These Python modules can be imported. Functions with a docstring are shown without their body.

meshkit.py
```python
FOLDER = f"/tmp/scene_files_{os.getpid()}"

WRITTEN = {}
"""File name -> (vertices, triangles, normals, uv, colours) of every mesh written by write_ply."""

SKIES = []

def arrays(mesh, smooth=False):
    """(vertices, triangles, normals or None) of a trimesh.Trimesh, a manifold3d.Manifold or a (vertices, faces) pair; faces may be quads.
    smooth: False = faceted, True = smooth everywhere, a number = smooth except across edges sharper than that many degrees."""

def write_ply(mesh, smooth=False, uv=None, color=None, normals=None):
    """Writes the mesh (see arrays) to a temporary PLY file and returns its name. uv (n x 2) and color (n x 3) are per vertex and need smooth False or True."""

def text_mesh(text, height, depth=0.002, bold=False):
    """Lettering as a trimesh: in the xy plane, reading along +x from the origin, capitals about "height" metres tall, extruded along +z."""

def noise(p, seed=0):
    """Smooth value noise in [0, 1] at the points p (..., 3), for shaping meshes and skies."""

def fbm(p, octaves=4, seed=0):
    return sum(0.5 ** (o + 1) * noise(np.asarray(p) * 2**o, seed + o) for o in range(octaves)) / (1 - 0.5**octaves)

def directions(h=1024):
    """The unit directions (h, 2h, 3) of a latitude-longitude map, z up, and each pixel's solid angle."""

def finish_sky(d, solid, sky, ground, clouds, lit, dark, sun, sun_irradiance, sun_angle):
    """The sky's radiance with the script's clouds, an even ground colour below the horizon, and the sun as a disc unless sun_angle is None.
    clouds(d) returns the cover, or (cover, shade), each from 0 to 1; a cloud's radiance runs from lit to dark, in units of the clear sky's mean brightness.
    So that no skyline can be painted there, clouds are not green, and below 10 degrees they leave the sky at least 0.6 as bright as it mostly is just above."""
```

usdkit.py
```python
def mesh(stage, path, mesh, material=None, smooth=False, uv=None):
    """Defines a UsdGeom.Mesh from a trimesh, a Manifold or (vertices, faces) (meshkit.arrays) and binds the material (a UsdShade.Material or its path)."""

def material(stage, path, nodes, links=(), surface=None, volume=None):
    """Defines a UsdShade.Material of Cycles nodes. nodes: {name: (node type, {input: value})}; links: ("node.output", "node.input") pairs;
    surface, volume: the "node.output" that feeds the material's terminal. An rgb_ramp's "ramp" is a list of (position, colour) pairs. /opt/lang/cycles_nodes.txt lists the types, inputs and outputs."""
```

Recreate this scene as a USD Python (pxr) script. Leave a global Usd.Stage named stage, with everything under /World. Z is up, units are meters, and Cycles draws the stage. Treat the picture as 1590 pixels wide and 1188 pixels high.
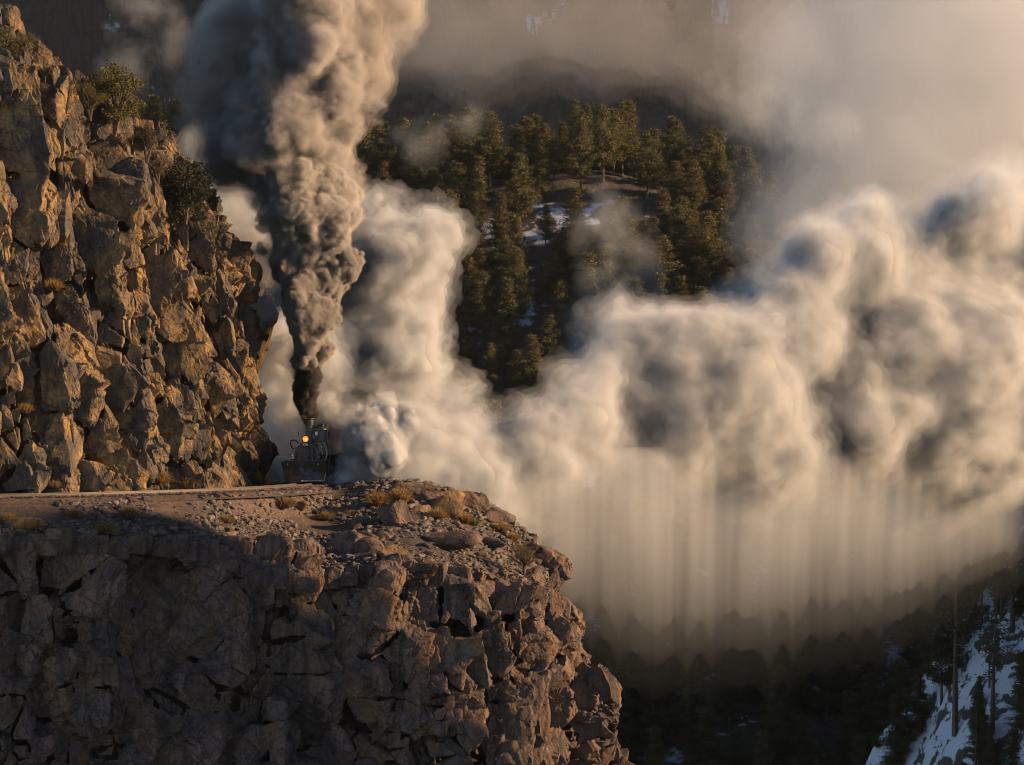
import math, random, time
import numpy as np, trimesh, usdkit, meshkit
from scipy import ndimage
from scipy.spatial import Voronoi, cKDTree
from shapely.geometry import Polygon
from pxr import Usd, UsdGeom, UsdLux, UsdShade, Gf, Sdf, Vt

T0 = time.time()
random.seed(5)
stage = Usd.Stage.CreateInMemory()
UsdGeom.SetStageUpAxis(stage, 'Z')
UsdGeom.Xform.Define(stage, '/World')

# ------------------------------------------------------------------ camera, sky, sun, exposure
SCALE, DIST = 25.0, 220.0                      # photograph pixels per metre at the locomotive, and its distance
cam = UsdGeom.Camera.Define(stage, '/World/camera')
cam.CreateHorizontalApertureAttr(36.0)
cam.CreateFocalLengthAttr(36.0 * DIST / (1590 / SCALE))
cam.CreateClippingRangeAttr((1.0, 20000.0))
cam.CreateExposureAttr(1.5)
cam.AddTranslateOp().Set((0, 0, 0))
cam.AddRotateXOp().Set(90)
SUN_AZ, SUN_EL = math.radians(95), math.radians(16.5)
SUN = np.array([math.sin(SUN_AZ) * math.cos(SUN_EL), math.cos(SUN_AZ) * math.cos(SUN_EL), math.sin(SUN_EL)])
usdkit.material(stage, '/World/Looks/sky_light', {
    's': ('sky_texture', {'sky_type': 'single_scattering', 'sun_disc': False, 'sun_elevation': SUN_EL, 'sun_rotation': SUN_AZ, 'altitude': 2600.0, 'aerosol_density': 0.6, 'ozone_density': 2.0}),
    'b': ('background_shader', {'strength': 0.058})}, [('s.color', 'b.color')], surface='b.background')
dome = UsdLux.DomeLight.Define(stage, '/World/sky')
UsdShade.MaterialBindingAPI.Apply(dome.GetPrim()).Bind(UsdShade.Material.Get(stage, '/World/Looks/sky_light'))
dome.GetPrim().SetCustomDataByKey('kind', 'structure')
sun = UsdLux.DistantLight.Define(stage, '/World/sun')
sun.CreateNormalizeAttr(True); sun.CreateIntensityAttr(1.25); sun.CreateAngleAttr(0.5); sun.CreateColorAttr((1.0, 0.68, 0.39))
_m = Gf.Matrix4d(); _m.SetLookAt(Gf.Vec3d(*SUN.tolist()), Gf.Vec3d(0, 0, 0), Gf.Vec3d(0, 0, 1))
sun.AddTransformOp().Set(_m.GetInverse())


def at(px, py, Y=DIST):
    """The point at depth Y that the photograph shows at this pixel."""
    return np.array([(px - 795) / SCALE * Y / DIST, Y, (594 - py) / SCALE * Y / DIST])


def pixel(P):
    P = np.atleast_2d(P)
    return 795 + P[:, 0] / P[:, 1] * DIST * SCALE, 594 - P[:, 2] / P[:, 1] * DIST * SCALE


# ------------------------------------------------------------------ helpers
used = {}


def numbered(path):
    n = used.get(path, 0)
    used[path] = n + 1
    return path if n == 0 else f'{path}_{n:03d}'


def data(prim, label=None, cat=None, group=None, kind=None):
    for k, v in (('label', label), ('category', cat), ('group', group), ('kind', kind)):
        if v:
            prim.SetCustomDataByKey(k, v)
    return prim


def thing(name, label=None, cat=None, loc=(0, 0, 0), rotz=0.0, group=None, kind=None, scale=None):
    x = UsdGeom.Xform.Define(stage, numbered('/World/' + name))
    x.AddTranslateOp().Set(Gf.Vec3d(*map(float, loc)))
    x.AddRotateZOp().Set(float(rotz))
    if scale is not None:
        x.AddScaleOp().Set(Gf.Vec3f(*map(float, (scale if np.ndim(scale) else (scale,) * 3))))
    return data(x.GetPrim(), label, cat, group, kind)


def part(parent, name, mesh, mat, smooth=False, label=None, kind=None):
    path = numbered(f'{parent.GetPath()}/{name}')
    m = usdkit.mesh(stage, path, mesh, mat, smooth)
    return data(m.GetPrim(), label, None, None, kind)


def single(name, mesh, mat, label=None, cat=None, group=None, kind=None, smooth=False):
    m = usdkit.mesh(stage, numbered('/World/' + name), mesh, mat, smooth)
    return data(m.GetPrim(), label, cat, group, kind)


def copy_of(proto, name, label, cat, loc, rotz=0.0, scale=1.0, group=None, tilt=0.0):
    x = UsdGeom.Xform.Define(stage, numbered('/World/' + name))
    x.GetPrim().GetReferences().AddInternalReference(proto.GetPath())
    x.GetPrim().SetInstanceable(True)
    x.ClearXformOpOrder()
    x.AddTranslateOp().Set(Gf.Vec3d(*map(float, loc)))
    x.AddRotateXYZOp().Set(Gf.Vec3f(float(tilt), 0, float(rotz)))
    x.AddScaleOp().Set(Gf.Vec3f(*map(float, (scale if np.ndim(scale) else (scale,) * 3))))
    return data(x.GetPrim(), label, cat, group)


UsdGeom.Scope.Define(stage, '/World/Looks')


def proto(name):
    p = stage.CreateClassPrim('/World/Looks/_' + name) if False else stage.CreateClassPrim('/World/' + name + '_kind')
    p.SetTypeName('Xform')
    return p


def cat_(*ms):
    return trimesh.util.concatenate(ms)


def box(size, c, rot=None):
    m = trimesh.creation.box(size)
    if rot is not None:
        m.apply_transform(rot)
    m.apply_translation(c)
    return m


def rot(deg, ax):
    return trimesh.transformations.rotation_matrix(math.radians(deg), ax)


def cyl(r, a, b, n=24, r2=None):
    """A cylinder or cone frustum from a to b."""
    a, b = np.array(a, float), np.array(b, float)
    h = np.linalg.norm(b - a)
    r2 = r if r2 is None else r2
    m = trimesh.creation.revolve([[0, 0], [r, 0], [r2, h], [0, h]], sections=n)
    m.apply_transform(trimesh.geometry.align_vectors([0, 0, 1], (b - a) / h))
    m.apply_translation(a)
    return m


def lathe(profile, a, d, n=28):
    m = trimesh.creation.revolve(profile, sections=n)
    m.apply_transform(trimesh.geometry.align_vectors([0, 0, 1], np.array(d, float)))
    m.apply_translation(a)
    return m


def tube(pts, r, n=8):
    pts = np.array(pts, float)
    ms = []
    for a, b in zip(pts[:-1], pts[1:]):
        ms.append(cyl(r, a, b, n))
    for p in pts[1:-1]:
        s = trimesh.creation.icosphere(1, r); s.apply_translation(p); ms.append(s)
    return cat_(*ms)


def smoothstep(a, b, x):
    t = np.clip((x - a) / (b - a), 0, 1)
    return t * t * (3 - 2 * t)


def fbm(P, scale, octs=4, seed=0):
    return meshkit.fbm(np.asarray(P) / scale, octs, seed) * 2 - 1


# ------------------------------------------------------------------ materials
def plain(name, col, rough=0.6, metal=0.0, var=0.25, vscale=6.0, bump=0.0, bscale=20.0, emit=None, spec=0.4):
    nodes = {'g': ('geometry', {}), 'n': ('noise_texture', {'scale': vscale, 'detail': 5.0, 'roughness': 0.6}),
             'r': ('rgb_ramp', {'ramp': [(0.3, [c * (1 - var) for c in col]), (0.7, [min(1, c * (1 + var)) for c in col])]}),
             'p': ('principled_bsdf', {'roughness': rough, 'metallic': metal, 'specular_ior_level': spec})}
    links = [('g.position', 'n.vector'), ('n.fac', 'r.fac'), ('r.color', 'p.base_color')]
    if emit:
        nodes['p'][1]['emission_color'] = emit[0]; nodes['p'][1]['emission_strength'] = emit[1]
    if bump:
        nodes['bn'] = ('noise_texture', {'scale': bscale, 'detail': 6.0, 'roughness': 0.65})
        nodes['b'] = ('bump', {'strength': 0.8, 'distance': bump})
        links += [('g.position', 'bn.vector'), ('bn.fac', 'b.height'), ('b.normal', 'p.normal')]
    return usdkit.material(stage, '/World/Looks/' + name, nodes, links, surface='p.BSDF')


def rock_material(name, cols, varnish, ochre, grain=1.0, streak=0.7):
    """Jointed granite: tone per block, ochre weathering, dark vertical water stains, cracks and grain."""
    nodes = {
        'g': ('geometry', {}),
        'big': ('noise_texture', {'scale': 0.22, 'detail': 4.0, 'roughness': 0.6}),
        'isl': ('math', {'math_type': 'multiply_add', 'value2': 0.75, 'value3': -0.375}),
        'sum': ('math', {'math_type': 'add'}),
        'base': ('rgb_ramp', {'ramp': [(0.15, cols[0]), (0.4, cols[1]), (0.6, cols[2]), (0.85, cols[3])]}),
        'oc': ('noise_texture', {'scale': 0.5, 'detail': 6.0, 'roughness': 0.65}),
        'ocr': ('map_range', {'from_min': 0.44, 'from_max': 0.62, 'to_min': 0.0, 'to_max': 0.75, 'clamp': True}),
        'mo': ('mix', {'color2': ochre}),
        'sm': ('mapping', {'mapping_type': 'point', 'scale': (0.9, 0.9, 0.07)}),
        'sn': ('noise_texture', {'scale': 1.0, 'detail': 5.0, 'roughness': 0.6}),
        'snr': ('map_range', {'from_min': 0.47, 'from_max': 0.62, 'to_min': 0.0, 'to_max': streak, 'clamp': True}),
        'mv': ('mix', {'color2': varnish}),
        'fine': ('noise_texture', {'scale': 7.0, 'detail': 8.0, 'roughness': 0.7}),
        'fr': ('rgb_ramp', {'ramp': [(0.25, (0.45, 0.45, 0.45)), (0.75, (1.45, 1.42, 1.38))]}),
        'mf': ('mix', {'mix_type': 'multiply', 'fac': 1.0}),
        'w': ('noise_texture', {'scale': 1.6, 'detail': 3.0}),
        'wv': ('mix', {'mix_type': 'linear_light', 'fac': 0.35}),
        'cr': ('voronoi_texture', {'scale': 0.9, 'feature': 'distance_to_edge'}),
        'crr': ('map_range', {'from_min': 0.0, 'from_max': 0.04, 'to_min': 0.0, 'to_max': 1.0, 'clamp': True}),
        'b1': ('bump', {'strength': 0.7, 'distance': 0.10 * grain}),
        'ch': ('voronoi_texture', {'scale': 1.1, 'metric': 'chebychev', 'feature': 'f1', 'detail': 2.0, 'roughness': 0.6}),
        'b3': ('bump', {'strength': 0.4, 'distance': 0.06 * grain, 'invert': True}),
        'bn': ('noise_texture', {'scale': 3.2, 'detail': 9.0, 'roughness': 0.68}),
        'b2': ('bump', {'strength': 1.0, 'distance': 0.22 * grain}),
        'p': ('principled_bsdf', {'roughness': 0.85, 'specular_ior_level': 0.25}),
    }
    links = [('g.position', 'big.vector'), ('g.random_per_island', 'isl.value1'), ('big.fac', 'sum.value1'), ('isl.value', 'sum.value2'), ('sum.value', 'base.fac'),
             ('g.position', 'oc.vector'), ('oc.fac', 'ocr.value'), ('base.color', 'mo.color1'), ('ocr.result', 'mo.fac'),
             ('g.position', 'sm.vector'), ('sm.vector', 'sn.vector'), ('sn.fac', 'snr.value'), ('mo.color', 'mv.color1'), ('snr.result', 'mv.fac'),
             ('g.position', 'fine.vector'), ('fine.fac', 'fr.fac'), ('mv.color', 'mf.color1'), ('fr.color', 'mf.color2'), ('mf.color', 'p.base_color'),
             ('g.position', 'w.vector'), ('g.position', 'wv.color1'), ('w.color', 'wv.color2'), ('wv.color', 'cr.vector'), ('cr.distance', 'crr.value'), ('crr.result', 'b1.height'),
             ('g.position', 'bn.vector'), ('bn.fac', 'b2.height'), ('wv.color', 'ch.vector'), ('ch.distance', 'b3.height'), ('b1.normal', 'b3.normal'), ('b3.normal', 'b2.normal'), ('b2.normal', 'p.normal')]
    return usdkit.material(stage, '/World/Looks/' + name, nodes, links, surface='p.BSDF')


ROCK_UP = rock_material('rock_upper', [(0.06, 0.05, 0.044), (0.16, 0.104, 0.06), (0.25, 0.16, 0.085), (0.31, 0.215, 0.12)], (0.03, 0.023, 0.02), (0.30, 0.18, 0.07))
ROCK_LOW = rock_material('rock_lower', [(0.095, 0.068, 0.061), (0.175, 0.115, 0.098), (0.235, 0.152, 0.125), (0.29, 0.205, 0.172)], (0.022, 0.017, 0.015), (0.15, 0.085, 0.045), streak=0.8)
ROCK_FAR = rock_material('rock_outcrop', [(0.13, 0.08, 0.04), (0.18, 0.11, 0.05), (0.20, 0.125, 0.06), (0.22, 0.14, 0.07)], (0.06, 0.04, 0.025), (0.24, 0.14, 0.05))
STONE = [plain('scree_stone_grey', (0.058, 0.049, 0.043), 0.9, var=0.5, vscale=1.5), plain('scree_stone_red', (0.07, 0.045, 0.035), 0.9, var=0.5, vscale=1.5),
         plain('scree_stone_pale', (0.10, 0.08, 0.064), 0.9, var=0.4, vscale=1.5)]


def soil_material():
    nodes = {'g': ('geometry', {}),
             'n': ('noise_texture', {'scale': 0.35, 'detail': 6.0, 'roughness': 0.65}),
             'r': ('rgb_ramp', {'ramp': [(0.3, (0.034, 0.029, 0.026)), (0.5, (0.056, 0.041, 0.033)), (0.7, (0.08, 0.053, 0.036))]}),
             'v': ('voronoi_texture', {'scale': 5.0}), 'v2': ('voronoi_texture', {'scale': 13.0}),
             'vs': ('separate_color', {}), 'vr': ('map_range', {'from_min': 0.0, 'from_max': 1.0, 'to_min': 0.5, 'to_max': 1.7}),
             'm': ('mix', {'mix_type': 'multiply', 'fac': 1.0}), 'cc': ('combine_color', {}),
             'b': ('bump', {'strength': 0.2, 'distance': 0.02, 'invert': True}), 'b2': ('bump', {'strength': 0.8, 'distance': 0.03, 'invert': True}),
             'p': ('principled_bsdf', {'roughness': 0.95, 'specular_ior_level': 0.15})}
    links = [('g.position', 'n.vector'), ('n.fac', 'r.fac'), ('g.position', 'v.vector'), ('g.position', 'v2.vector'), ('v2.color', 'vs.color'), ('vs.r', 'vr.value'),
             ('vr.result', 'cc.r'), ('vr.result', 'cc.g'), ('vr.result', 'cc.b'), ('r.color', 'm.color1'), ('cc.color', 'm.color2'), ('m.color', 'p.base_color'),
             ('v.distance', 'b.height'), ('v2.distance', 'b2.height'), ('b.normal', 'b2.normal'), ('b2.normal', 'p.normal')]
    return usdkit.material(stage, '/World/Looks/scree_soil', nodes, links, surface='p.BSDF')


SOIL = soil_material()


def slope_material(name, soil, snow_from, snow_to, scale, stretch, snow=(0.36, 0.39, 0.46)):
    """Forest floor with patches of old snow."""
    nodes = {'g': ('geometry', {}), 'mp': ('mapping', {'mapping_type': 'point', 'scale': stretch}),
             'n': ('noise_texture', {'scale': scale, 'detail': 7.0, 'roughness': 0.62}),
             'm': ('map_range', {'from_min': snow_from, 'from_max': snow_to, 'to_min': 0.0, 'to_max': 1.0, 'clamp': True}),
             's': ('noise_texture', {'scale': scale * 6, 'detail': 6.0, 'roughness': 0.7}),
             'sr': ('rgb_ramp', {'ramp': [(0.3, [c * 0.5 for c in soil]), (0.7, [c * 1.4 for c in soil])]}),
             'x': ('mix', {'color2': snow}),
             'b': ('bump', {'strength': 0.8, 'distance': 0.6}),
             'p': ('principled_bsdf', {'roughness': 0.9, 'specular_ior_level': 0.2})}
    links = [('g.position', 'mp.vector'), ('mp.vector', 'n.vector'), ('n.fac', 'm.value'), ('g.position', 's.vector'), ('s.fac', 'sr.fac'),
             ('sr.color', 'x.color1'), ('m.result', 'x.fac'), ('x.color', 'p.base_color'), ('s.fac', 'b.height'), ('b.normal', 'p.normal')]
    return usdkit.material(stage, '/World/Looks/' + name, nodes, links, surface='p.BSDF')


FOREST_FLOOR = slope_material('forest_floor', (0.05, 0.04, 0.03), 0.585, 0.63, 0.10, (1, 0.6, 1.6))
GORGE_FLOOR = FOREST_FLOOR
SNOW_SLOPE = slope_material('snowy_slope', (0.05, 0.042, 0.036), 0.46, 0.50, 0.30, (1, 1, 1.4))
MOUNTAIN = slope_material('mountain_side', (0.04, 0.036, 0.034), 0.62, 0.66, 0.022, (1.6, 1, 0.5))


def leaf_material(name, col, col2, trans=0.25):
    nodes = {'g': ('geometry', {}), 'o': ('object_info', {}),
             'n': ('noise_texture', {'scale': 1.1, 'detail': 3.0}), 'a': ('math', {'math_type': 'multiply_add', 'value2': 0.5, 'value3': 0.0}),
             'i': ('math', {'math_type': 'multiply_add', 'value2': 0.5}),
             'r': ('rgb_ramp', {'ramp': [(0.2, col), (0.8, col2)]}),
             'd': ('principled_bsdf', {'roughness': 0.7, 'specular_ior_level': 0.2}), 't': ('translucent_bsdf', {}), 'm': ('mix_closure', {'fac': trans})}
    links = [('g.position', 'n.vector'), ('n.fac', 'a.value1'), ('g.random_per_island', 'i.value1'), ('a.value', 'i.value3'), ('i.value', 'r.fac'),
             ('r.color', 'd.base_color'), ('r.color', 't.color'), ('d.BSDF', 'm.closure1'), ('t.BSDF', 'm.closure2')]
    return usdkit.material(stage, '/World/Looks/' + name, nodes, links, surface='m.closure')


NEEDLE = [leaf_material('pine_needles', (0.08, 0.07, 0.022), (0.13, 0.108, 0.036)), leaf_material('fir_needles', (0.06, 0.057, 0.021), (0.10, 0.09, 0.032)),
          leaf_material('dry_needles', (0.085, 0.06, 0.025), (0.15, 0.10, 0.04)), leaf_material('juniper_needles', (0.02, 0.022, 0.012), (0.05, 0.05, 0.025))]
FAR_NEEDLE = leaf_material('distant_needles', (0.022, 0.026, 0.02), (0.04, 0.042, 0.03), 0.1)
BARK = plain('bark', (0.06, 0.042, 0.03), 0.95, var=0.4, vscale=4)
STRAW = leaf_material('dry_grass', (0.20, 0.12, 0.04), (0.36, 0.22, 0.075), 0.35)
STRAW2 = leaf_material('rabbitbrush', (0.15, 0.10, 0.045), (0.27, 0.18, 0.08), 0.35)
GREEN = leaf_material('yucca_leaf', (0.06, 0.07, 0.025), (0.14, 0.14, 0.05), 0.25)

# ------------------------------------------------------------------ the lie of the land round the track
A = np.array([-13.0, 222.0])                    # front of the locomotive
HEAD = 10.0
R_TRACK = 31.0
C = A + R_TRACK * np.array([-math.cos(math.radians(HEAD)), math.sin(math.radians(HEAD))])
RAIL_Z = -6.3


def track_point(s):
    """Centre of the track at arc length s ahead (positive) of or behind (negative) the locomotive's front, and the heading."""
    if s <= 0:
        h = np.array([-math.sin(math.radians(HEAD)), -math.cos(math.radians(HEAD))])
        return A + h * s, h
    phi = math.radians(-HEAD) - s / R_TRACK
    p = C + R_TRACK * np.array([math.cos(phi), math.sin(phi)])
    return p, np.array([math.sin(phi), -math.cos(phi)])


def offset(x, y):
    """Distance from the track's centre line, positive on the canyon side."""
    phi = np.degrees(np.arctan2(y - C[1], x - C[0]))
    n = np.array([math.cos(math.radians(HEAD)), -math.sin(math.radians(HEAD))])
    straight = (x - A[0]) * n[0] + (y - A[1]) * n[1]
    return np.where(phi < -HEAD, np.hypot(x - C[0], y - C[1]) - R_TRACK, straight)


_cx = np.array([-16, -12, -10, -8, -6, -4.2, -2.4, -0.6, 0.8, 2.0, 3.0, 5.0, 8.0])
_cz = np.array([-6.75, -6.75, -6.6, -6.2, -6.25, -6.7, -7.4, -8.3, -9.3, -10.2, -11.6, -14.5, -19.0])


def bench(x, y):
    """Height of the bench that carries the track and of the slope below it."""
    s = offset(x, y)
    a = -6.72 - 0.36 * np.maximum(0, s - 1.7) - 0.02 * np.maximum(0, s - 6) ** 2
    u = np.maximum(0, 221.0 - y)
    b = np.interp(x, _cx, _cz) - 0.24 * u - 0.25 * np.maximum(0, y - 232)
    w = smoothstep(-19, -9.5, x)
    z = a * (1 - w) + np.minimum(b, -6.15) * w
    flat = smoothstep(2.6, 1.7, np.abs(s))
    return z * (1 - flat) + -6.72 * flat


# ------------------------------------------------------------------ cliffs made of jointed blocks
_sites = np.random.default_rng(11).random((14000, 3))


class Facets:
    """Broken-rock relief: planar facets between random sites."""

    def __init__(self, lo, hi, cell, seed):
        r = np.random.default_rng(seed)
        lo, hi = np.array(lo, float), np.array(hi, float)
        n = int(np.prod((hi - lo) / cell))
        self.s = lo + r.random((n, 3)) * (hi - lo)
        self.g = r.normal(size=(n, 3)) * 0.35
        self.h = r.normal(size=n) * 0.4 * cell
        self.t = cKDTree(self.s)

    def __call__(self, P):
        i = self.t.query(P, workers=-1)[1]
        return self.h[i] + np.einsum('ij,ij->i', P - self.s[i], self.g[i])


def _smooth_limit(r, n=None):
    return r


SPHERE = {k: trimesh.creation.icosphere(k) for k in (1, 2, 3, 4, 5)}


def cliff(name, label, inside, lo, hi, spacing, M, mat, seed, fine, sharp=70.0, rough=0.19, limit=290, kind='structure', levels=(1.5, 0.55), second=True):
    """Voronoi blocks whose sites lie in the solid; those at its surface are built, each as a mesh of its own."""
    r = np.random.default_rng(seed)
    lo, hi = np.array(lo, float), np.array(hi, float)
    sp = np.array(spacing, float)
    B = M / sp                                   # real -> scaled joint space (rows of M are the joint normals)
    Bi = np.linalg.inv(B)
    corners = np.array([[x, y, z] for x in (lo[0], hi[0]) for y in (lo[1], hi[1]) for z in (lo[2], hi[2])]) @ B.T if False else (np.array([[x, y, z] for x in (lo[0], hi[0]) for y in (lo[1], hi[1]) for z in (lo[2], hi[2])]) @ (M.T / sp))
    a, b = np.floor(corners.min(0)) - 1, np.ceil(corners.max(0)) + 1
    I = np.stack(np.meshgrid(*[np.arange(a[i], b[i] + 1) for i in range(3)], indexing='ij'), -1).reshape(-1, 3)
    to_real = lambda q: (q * sp) @ M             # M orthonormal
    # brick-like offset of alternate rows and random joints
    J = (I - I.min(0)).astype(int)
    dims = J.max(0) + 1
    col = (r.random((dims[0], dims[2], 3)) - 0.5) * 0.55
    q = I + (r.random(I.shape) - 0.5) * np.array([0.22, 0.4, 0.22])
    q[:, 0] += col[J[:, 0], J[:, 2], 0] + 0.3 * np.mod(I[:, 2], 2)
    q[:, 2] += col[J[:, 0], J[:, 2], 2]
    real = to_real(q)
    f = fine(real)
    keep = r.random(len(q)) > f
    small = []
    oct_ = np.array([[dx, dy, dz] for dx in (-.25, .25) for dy in (-.25, .25) for dz in (-.25, .25)])
    for s, fs in zip(q[~keep], f[~keep]):
        k = s + oct_ + (r.random((8, 3)) - .5) * np.array([.24, .16, .22])
        if r.random() < (fs - .45) * 1.2:
            for s2 in k:
                small.append(s2 + oct_ * .5 + (r.random((8, 3)) - .5) * np.array([.17, .12, .17]))
        else:
            small.append(k)
    q = np.vstack([q[keep]] + small) if small else q[keep]
    real = to_real(q)
    ok = np.all((real > lo - 3) & (real < hi + 3), 1)
    q, real = q[ok], real[ok]
    V = Voronoi(q)
    ins = inside(real)
    nb = [[] for _ in q]
    for i, j in V.ridge_points:
        nb[i].append(j); nb[j].append(i)
    core = np.all((real > lo) & (real < hi), 1)
    face = np.array([ins[i] and core[i] and any(not ins[j] for j in nb[i]) for i in range(len(q))])
    back = np.array([ins[i] and core[i] and not face[i] and any(face[j] for j in nb[i]) for i in range(len(q))])
    facet0, facet1, facet2 = Facets(lo - 3, hi + 3, 2.2, seed + 3), Facets(lo - 3, hi + 3, 1.0, seed + 1), Facets(lo - 3, hi + 3, 0.42, seed + 2)
    built = []
    for i in np.nonzero(face | back)[0]:
        n = q[nb[i]] - q[i]
        L = np.linalg.norm(n, axis=1)
        n /= L[:, None]; h = L / 2
        px, py = pixel(real[i])
        seen = face[i] and -60 < px[0] < 1650 and -60 < py[0] < 1250
        if back[i] and not second:
            continue
        size = float(np.median(h) * np.prod(sp) ** (1 / 3))
        lev = 1 if not seen else (4 if size > .72 else 3 if size > .47 else 2)
        S = SPHERE[lev]
        u = np.array(S.vertices)
        dots = np.maximum(u @ n.T, 1e-6) / h
        t = (dots ** sharp).sum(1) ** (-1 / sharp)
        hid = ins[np.array(nb[i])[dots.argmax(1)]]
        t = np.minimum(t, 2.2)
        v = (u * t[:, None] * (1.0 if back[i] else 0.997))
        P = to_real(q[i] + v)
        c = real[i]
        d = P - c
        ln = np.linalg.norm(d, axis=1, keepdims=True)
        dirn = d / np.maximum(ln, 1e-6)
        if seen:
            k = min(1.0, size / 0.9)
            disp = rough * (1.5 * facet0(P) + 1.1 * facet1(P) + 0.9 * facet2(P)) + 0.08 * k * fbm(P, 0.9, 5, seed)
            P = P + dirn * np.clip(disp, -0.3 * ln[:, 0], 0.45)[:, None]
        Fc = S.faces if back[i] else S.faces[~hid[S.faces].all(1)]
        if len(Fc) < 4:
            continue
        us = np.unique(Fc)
        mp = np.zeros(len(P), int); mp[us] = np.arange(len(us))
        built.append((seen and len(Fc) > 20, size, P[us], mp[Fc]))
    root = thing(name, label, None, kind=kind)
    built.sort(key=lambda x: (-int(x[0]), -x[1]))
    for seen, size, P, F in built[:limit]:
        part(root, 'rock_block', (P, F), mat)
    rest = built[limit:]
    if rest:
        vs, fs, k = [], [], 0
        for _, _, P, F in rest:
            vs.append(P); fs.append(F + k); k += len(P)
        part(root, 'small_blocks', (np.vstack(vs), np.vstack(fs)), mat, kind='stuff')
    print(name, 'blocks', len(built), 'seen', sum(b[0] for b in built), round(time.time() - T0, 1))
    return root


def joints(yaw, dip, strike=0.0):
    a, d = math.radians(yaw), math.radians(dip)
    m = trimesh.transformations.euler_matrix(d, math.radians(strike), a, 'sxyz')[:3, :3]
    return m.T


# upper wall, inside the curve of the track
_top_px = np.array([-400, -60, 0, 60, 140, 220, 290, 335, 360, 385, 405, 412, 425])
_top_py = np.array([-220, 10, 58, 105, 180, 236, 325, 352, 405, 520, 600, 660, 770])
R_WALL = R_TRACK - 3.0


def wall_y(x):
    return C[1] - np.sqrt(np.maximum(R_WALL ** 2 - (x - C[0]) ** 2, 0.0))


_wx = np.linspace(-44, -15.6, 200)
_wpx = 795 + _wx / wall_y(_wx) * DIST * SCALE
_wz = (594 - np.interp(_wpx, _top_px, _top_py)) / SCALE * wall_y(_wx) / DIST


def wall_inside(P):
    x, y, z = P.T
    rho = np.hypot(x - C[0], y - C[1])
    top = np.interp(x, _wx, _wz) - 0.05 * np.maximum(0, y - wall_y(np.minimum(x, -15.6)))
    bulge = 1.1 * fbm(np.stack([x, y, z * 0.35], 1), 6.0, 3, 4)
    nose_ = smoothstep(-20, -16.5, x)
    return (rho < R_WALL - 0.085 * (z + 6.5) + bulge * (1 - .8 * nose_) - 1.3 * nose_) & (z < top) & (z > -12)


WALL_M = joints(-16, 4, -9)
cliff('rock_wall', 'golden jointed granite cliff rising beside the track', wall_inside, (-42, 198, -8.5), (-13.5, 236, 25), (3.4, 1.25, 4.4), WALL_M, ROCK_UP, 21,
      lambda P: np.clip(0.36 + 1.3 * fbm(P, 5.0, 2, 7), 0, 0.95))

# outcrop behind the nose of the wall
_oc, _or = at(352, 455, 240), np.array([2.4, 4.0, 5.6])
cliff('rock_outcrop', 'sunlit ochre rock buttress half veiled by steam behind the cliff nose',
      lambda P: (((P - _oc) / _or) ** 2).sum(1) < 1.0, _oc - _or - 2, _oc + _or + 2, (2.6, 2.6, 4.5), joints(20, 4, 12), ROCK_FAR, 33, lambda P: np.full(len(P), 0.1), rough=0.1)

# lower cliff under the bench and the promontory on its right
_fx = np.array([-46, -36, -29, -22, -16, -10, -4, 0, 3, 6, 9])
_fy = np.array([192, 192.5, 193.5, 196.5, 200.5, 203.5, 205, 207, 210, 214, 219])
_rz = np.array([-40, -30, -23.2, -19.8, -16.7, -14.3, -12.2, -10, -6])
_rx = np.array([8.5, 7.4, 6.0, 5.6, 4.3, 2.9, 2.2, 1.9, 1.2])


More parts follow.
